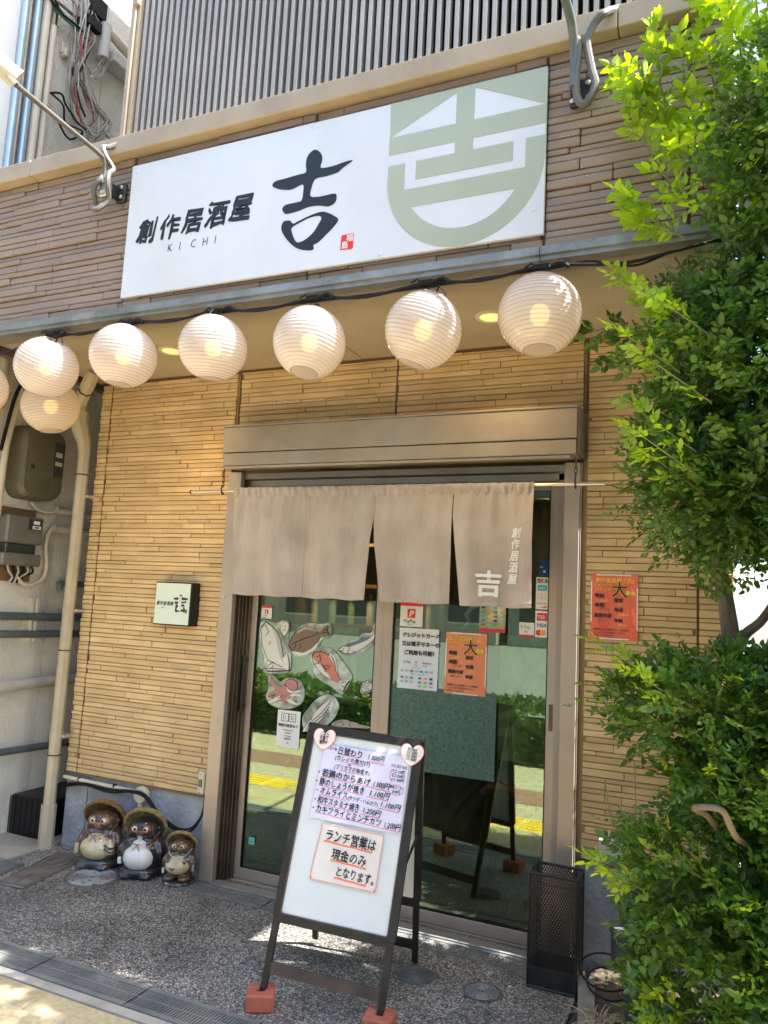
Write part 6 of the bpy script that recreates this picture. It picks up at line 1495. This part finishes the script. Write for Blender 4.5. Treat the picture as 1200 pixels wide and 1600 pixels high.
for i in range(12):
    z = rg.uniform(1.8,2.5); x = rg.uniform(-.12,.14); y = rg.uniform(-1.25,-1.1)
    shoot([(x,y,z),(x-.07,y-.04,z+.05),(x-.16,y-.06,z+.12)], .0028, 6, 70+i, .85, 'leafyoung', 'young_shoot', (.04,.06))
link('unseen_shading_foliage', leaf_mesh('unseen_shading_foliage', crown_sprigs([((.80,-.50,1.5),(.40,.34,1.1)),((.95,-.45,.7),(.4,.34,.7)),((.75,-.6,2.5),(.40,.3,.5)),((.62,-.26,2.1),(.34,.2,.65))], 3600, 5, .4, keep=notbuilding), M['leaf'], .032, .019, 4, seed=5), tr)  # unseen foliage added beside the tree to keep sun patches off the door sill
tb = thing('clipped_shrub', (.3,-.9,0), 'broad dense shrub of small dark leaflets in two bulging tiers beneath the tree', 'shrub')
tr_keep = tr; tr = tb
m = MB()
for a in range(7): 
    x = .05+.12*a; branches(m, [(x,-.85,0),(x+rg.uniform(-.1,.1),-.85,.4),(x+rg.uniform(-.15,.1),-.88,.8),(x+rg.uniform(-.3,.1),-.9,1.25)], .014, .005, 7)
m.build('stems', M['bark'], tb, True)
def shrubkeep(p): return p[1] < -.05 and p[2] > .02
mid = [((.12,-.92,1.235),(.45,.33,.145)),((.55,-.98,1.22),(.55,.42,.22)),((.20,-.95,1.06),(.36,.34,.15))]
low = [((.03,-.96,.74),(.34,.33,.18)),((.13,-1.0,.47),(.38,.36,.26)),((.50,-1.0,.60),(.55,.50,.45)),((.46,-1.1,.18),(.48,.40,.20)),((.26,-.95,.92),(.26,.3,.12))]
link('middle_foliage', leaf_mesh('middle_foliage', crown_sprigs(mid, 4200, 12, .55, (.05,.12), (.6,1.35), keep=shrubkeep), M['leaf'], .0225, .0135, 4, seed=12), tb)
link('lower_foliage', leaf_mesh('lower_foliage', crown_sprigs(low, 5600, 13, .55, (.05,.12), (.6,1.4), keep=shrubkeep), M['leaf'], .0235, .014, 4, seed=13), tb)
link('young_tips', leaf_mesh('young_tips', crown_sprigs(mid+low, 420, 14, .95, (.05,.09), (.7,1.0), keep=shrubkeep), M['leafyoung'], .025, .014, 3, seed=14), tb)
for i in range(8):
    z = rg.choice((rg.uniform(1.2,1.35), rg.uniform(.3,.85))); x = rg.uniform(-.22,-.02) if z > 1 else rg.uniform(-.2,.0); y = rg.uniform(-1.2,-1.0)
    shoot([(x,y,z),(x-.06,y-.03,z+.03),(x-.13,y-.04,z+.07)], .0025, 6, 90+i, .8, 'leafyoung', 'young_shoot', (.04,.06))
m = MB(); cbp = smoothpath([(.02,-1.05,.86),(-.03,-1.22,.97),(-.065,-1.31,1.01),(-.03,-1.33,1.022),(.002,-1.33,1.018),(.018,-1.32,.985),(.035,-1.28,.945),(.06,-1.15,.90)],6); m.tube(cbp, .008, 8, rs=[.0085+.0018*noise.noise(Vector((i_*.7,0,0))) for i_ in range(len(cbp))]); m.build('cut_branch', M['bark'], tb, True)
m = MB()
for pts in ([(-.44,-.20,.83),(-.40,-.4,.78),(-.34,-.6,.70)],[(-.44,-.2,.83),(-.44,-.2,.74)],[(-.31,-.35,.95),(-.30,-.4,.80),(-.29,-.5,.70)]): m.tube(smoothpath(pts,4), .0022, 5)
m.build('bare_twig', M['twig'], tb, True)
tr = tr_keep

# planter kerb, soil, pots, grass
g = MB(); g.add([(-.535,-.20,-.03),(-.47,-.20,-.03),(-.41,-.60,-.03),(-.47,-.60,-.03),(-.535,-.20,.05),(-.47,-.20,.05),(-.41,-.60,.045),(-.47,-.60,.045)],[(0,3,2,1),(4,5,6,7),(0,1,5,4),(1,2,6,5),(2,3,7,6),(3,0,4,7)])
g.bbox(-.475,-.405,-1.03,-.604,-.03,.045,.008); g.bbox(-.40,1.5,-1.03,-.965,-.03,.045,.008)
kb_ = tag(g.build('planter_kerb', M['curbstone']), 'low mossy concrete kerb edging the planting bed', 'kerb')
tag(MB().box(-.50,2.5,-1.0,-.003,-.04,.022).build('planting_soil', M['soil']), kind='structure')
tag(MB().box(1.5,9,-1.03,3,-.03,0).build('side_paving', M['concrete']), kind='structure')
def potm(loc, tilt, r, h, mt, lab, full=True):
    t = thing('plant_pot', loc, lab, 'flower pot'); q = Matrix.Rotation(tilt,3,'Y')@Matrix.Rotation(-tilt*.6,3,'X'); ax = q@Vector((0,0,1))
    MB().lathe([(r*.7,0),(r*.95,h*.85),(r*1.06,h*.86),(r*1.06,h),(r*.97,h),(r*.9,h*.85),(r*.66,.008)], loc, 28, ax).build('shell', mt, t, True)
    MB().lathe([(0,h*.84),(r*.93,h*.86)], loc, 24, ax, cap=False).build('potting_soil', M['paper'] if full == 'white' else M['soil'], t); return t
potm((-.335,-.30,.16), R(8), .085, .14, M['pot'], 'tilted black pot with a pale dish inside, leaning by the foundation', 'white')
potm((-.28,-.44,.0), R(4), .065, .17, M['pot'], 'upright black plastic pot half hidden under the shrub')
g = MB()
for rr, c_ in ((.10,(-.42,-.28,.06)),(.085,(-.40,-.33,.04))): g.tube([(c_[0]+rr*math.cos(a), c_[1]+rr*.5*math.sin(a)+.03, c_[2]+.05+rr*.8*math.sin(a)*.6) for a in [2*math.pi*k/30 for k in range(31)]], .004, 6, cap=False)
tag(g.build('rubber_hoop', M['cable']), 'coiled dark rubber hoops lying against the foundation', 'hose')
rs = random.Random(2); V = []; F = []
for cx_, cy_, n_, sp in ((-.33,-.62,90,.10),(-.20,-.80,110,.14),(-.40,-.50,50,.06),(-.08,-.9,60,.12)):
    for k in range(n_):
        x, y = cx_+rs.gauss(0,sp*.35), cy_+rs.gauss(0,sp*.35); a = rs.uniform(0,6.28); ln = rs.uniform(.08,.19); w_ = .0022; pr = None
        for q in range(5):
            t_ = q/4; px, py = x+math.cos(a)*ln*t_*1.0, y+math.sin(a)*ln*t_; pz = .02+ln*(.9*t_-1.0*t_*t_)*1.0+.01; ww = w_*(1-t_*.9)
            V += [(px-math.sin(a)*ww, py+math.cos(a)*ww, pz), (px+math.sin(a)*ww, py-math.cos(a)*ww, pz)]
            if q: i = len(V)-4; F.append((i,i+1,i+3,i+2))
me = bpy.data.meshes.new('dry_grass'); me.from_pydata(V,[],F); me.materials.append(M['straw']); tag(link('dry_grass', me), kind='stuff', label='dry straw coloured grass blades in the planting bed')
rs = random.Random(12); g = MB()
for k in range(140):
    x, y = rs.uniform(-.45,.0), rs.uniform(-.95,-.15); z = .024; a = rs.uniform(0,6.28); l = rs.uniform(.01,.022)
    g.add([(x,y,z),(x+l*math.cos(a),y+l*math.sin(a),z+.004),(x+l*.6*math.cos(a+.7),y+l*.6*math.sin(a+.7),z+.006)],[(0,1,2)])
tag(g.build('leaf_litter', mat('brown fallen leaf', (.16,.08,.035), .8, (.28,.18,.08), 40)), kind='stuff')

# beyond the right corner of the building
t = thing('corner_downpipe', (.085,-.75,0), 'pale grey square downpipe running up the right corner of the upper storey', 'drainpipe')
MB().bbox(.07,.115,-.86,-.80,2.6,6.5,.006).build('pipe', M['bluewall'], t)
MB().bbox(.036,.05,-.875,-.80,2.84,6.5,.003).build('corner_strip', M['beigecap'], t)
t = thing('white_house', (2.6,3.2,0), 'white house glimpsed behind the tree trunk beyond the right corner', 'building')
g = MB(); g.box(.35,5,2.9,3.0,0,2.9); g.build('wall', mat('white plank wall', (.45,.44,.40), .7), t)
for k in range(10): MB().bbox(.36+.12*k,.46+.12*k,2.87,2.898,.1,2.8,.004).build('wall_plank', M['creamlight'], t)

# ------------------------------------------------------------------ the street behind the camera (seen mirrored in the glass)
def hedge(x0, x1, y0, y1, h, seed, lab):
    t = thing('hedge', ((x0+x1)/2,(y0+y1)/2,0), lab, 'hedge')
    MB().box(x0+.08,x1-.08,y0+.1,y1-.1,.0,h-.12).build('hedge_core', mat('hedge inner twigs', (.03,.045,.015), .9), t)
    rs = np.random.RandomState(seed); sp = []
    for k in range(int((x1-x0)*620)):
        f = rs.uniform(); x = rs.uniform(x0,x1)
        if f < .5: p = (x, rs.uniform(y0,y1), h+.04*noise.noise(Vector((x*3,0,seed)))+rs.uniform(-.05,.03)); d = (0,0,1)
        else: p = (x, y1-rs.uniform(0,.08), rs.uniform(.05,h)); d = (0,1,.4)
        sp.append((p, np.array(d)+rs.normal(scale=.4,size=3), rs.uniform(.05,.10), rs.uniform(.9,1.4)))
    link('hedge_leaves', leaf_mesh('hedge_leaves', sp, M['leafhedge'], .04, .022, 3, seed=seed), t)
hedge(-9,-2.9,-4.45,-3.85,.52,1,'long clipped hedge along the kerb across the pavement')
hedge(-2.2,4.5,-4.6,-4.0,.52,2,'clipped hedge along the kerb behind the viewer')
def street_tree(x, y, h, seed, lab):
    t = thing('street_tree', (x,y,0), lab, 'tree', 'street trees along the kerb')
    m = MB(); P_ = branches(m, [(x,y,0),(x+.05,y,h*.3),(x-.05,y+.05,h*.6),(x,y,h*.95)], .13, .04, 10); m.build('trunk', M['bark'], t, True)
    rg = random.Random(seed)
    for k in range(7):
        b = P_[len(P_)//2+k%6]; d = Vector((rg.uniform(-1,1),rg.uniform(-1,1),rg.uniform(.2,.8))).normalized(); m = MB(); branches(m, [b,b+d*.7,b+d*1.4+Vector((0,0,.3))], .04, .012, 6); m.build('limb', M['bark'], t, True)
    sp = crown_sprigs([((x,y,h),(1.5,1.3,1.1)),((x+.8,y,h-.4),(.9,.8,.7)),((x-.8,y+.2,h-.3),(1,.9,.7)),((x,y,h+.9),(1,1,.7))], 2600, seed, .3, (.16,.3), (2.2,3.4))
    link('crown', leaf_mesh('crown', sp, M['leafhedge'], .035, .022, 3, seed=seed), t)
street_tree(-6.2,-5.0,4.6,41,'street tree with a thick trunk to the left behind the viewer')
street_tree(-1.6,-6.2,4.4,45,'dense street tree straight across behind the viewer')
street_tree(2.8,-5.2,4.8,42,'street tree to the right behind the viewer')
street_tree(-11.5,-5.1,4.6,43,'street tree farther left behind the viewer')
def block(x0,x1,y0,y1,h,mt,lab,cols,rows,seed):
    t = thing('street_building', ((x0+x1)/2,y0,0), lab, 'building')
    MB().box(x0,x1,y0,y1,0,h).build('wall', mt, t); g = M['smoked']; cw = (x1-x0)/cols; rh = h/rows
    wme = MB().bbox(0,cw*.56,-.03,.04,0,rh*.5,.01).mesh('window', M['smoked']); fme = MB().bbox(-.06,cw*.56+.06,-.03,.02,-.08,0,.01).mesh('window_sill', M['creamlight'])
    for i in range(cols):
        for j in range(rows):
            o = link('window', wme); o.location = (x0+cw*(i+.22),y1,.9+rh*j); setpar(o,t)
            s_ = link('window_sill', fme); s_.location = o.location; setpar(s_, o)
block(-26,-9,-38,-29,12,mat('tan facade', (.30,.26,.20), .7),'cream block across the road behind the viewer at the left',6,3,1)
block(-8.6,3,-38,-29.5,11,mat('grey tile facade', (.24,.25,.22), .6, (.18,.19,.17), 3, 4),'grey block across the road straight behind the viewer',5,2,2)
block(3.5,18,-38,-29,12,mat('pale brick facade', (.48,.36,.27), .8, (.40,.29,.21), 3, 4),'pale brick block across the road behind the viewer at the right',6,3,3)

rs = random.Random(31); g = MB()
for k in range(46):
    x, y = (rs.uniform(-1.3,-.55), rs.uniform(-1.0,-.2)) if k % 3 else (rs.uniform(-3.4,-.6), rs.uniform(-1.0,-.25)); a = rs.uniform(0,6.28); l = rs.uniform(.010,.020)
    g.add([(x,y,.002),(x+l*.5*math.cos(a+.45),y+l*.5*math.sin(a+.45),.005),(x+l*math.cos(a),y+l*math.sin(a),.003),(x+l*.5*math.cos(a-.45),y+l*.5*math.sin(a-.45),.004)],[(0,1,2,3)])
tag(g.build('fallen_leaves', mat('dry olive fallen leaf', (.22,.16,.06), .8, (.12,.12,.04), 30)), kind='stuff')
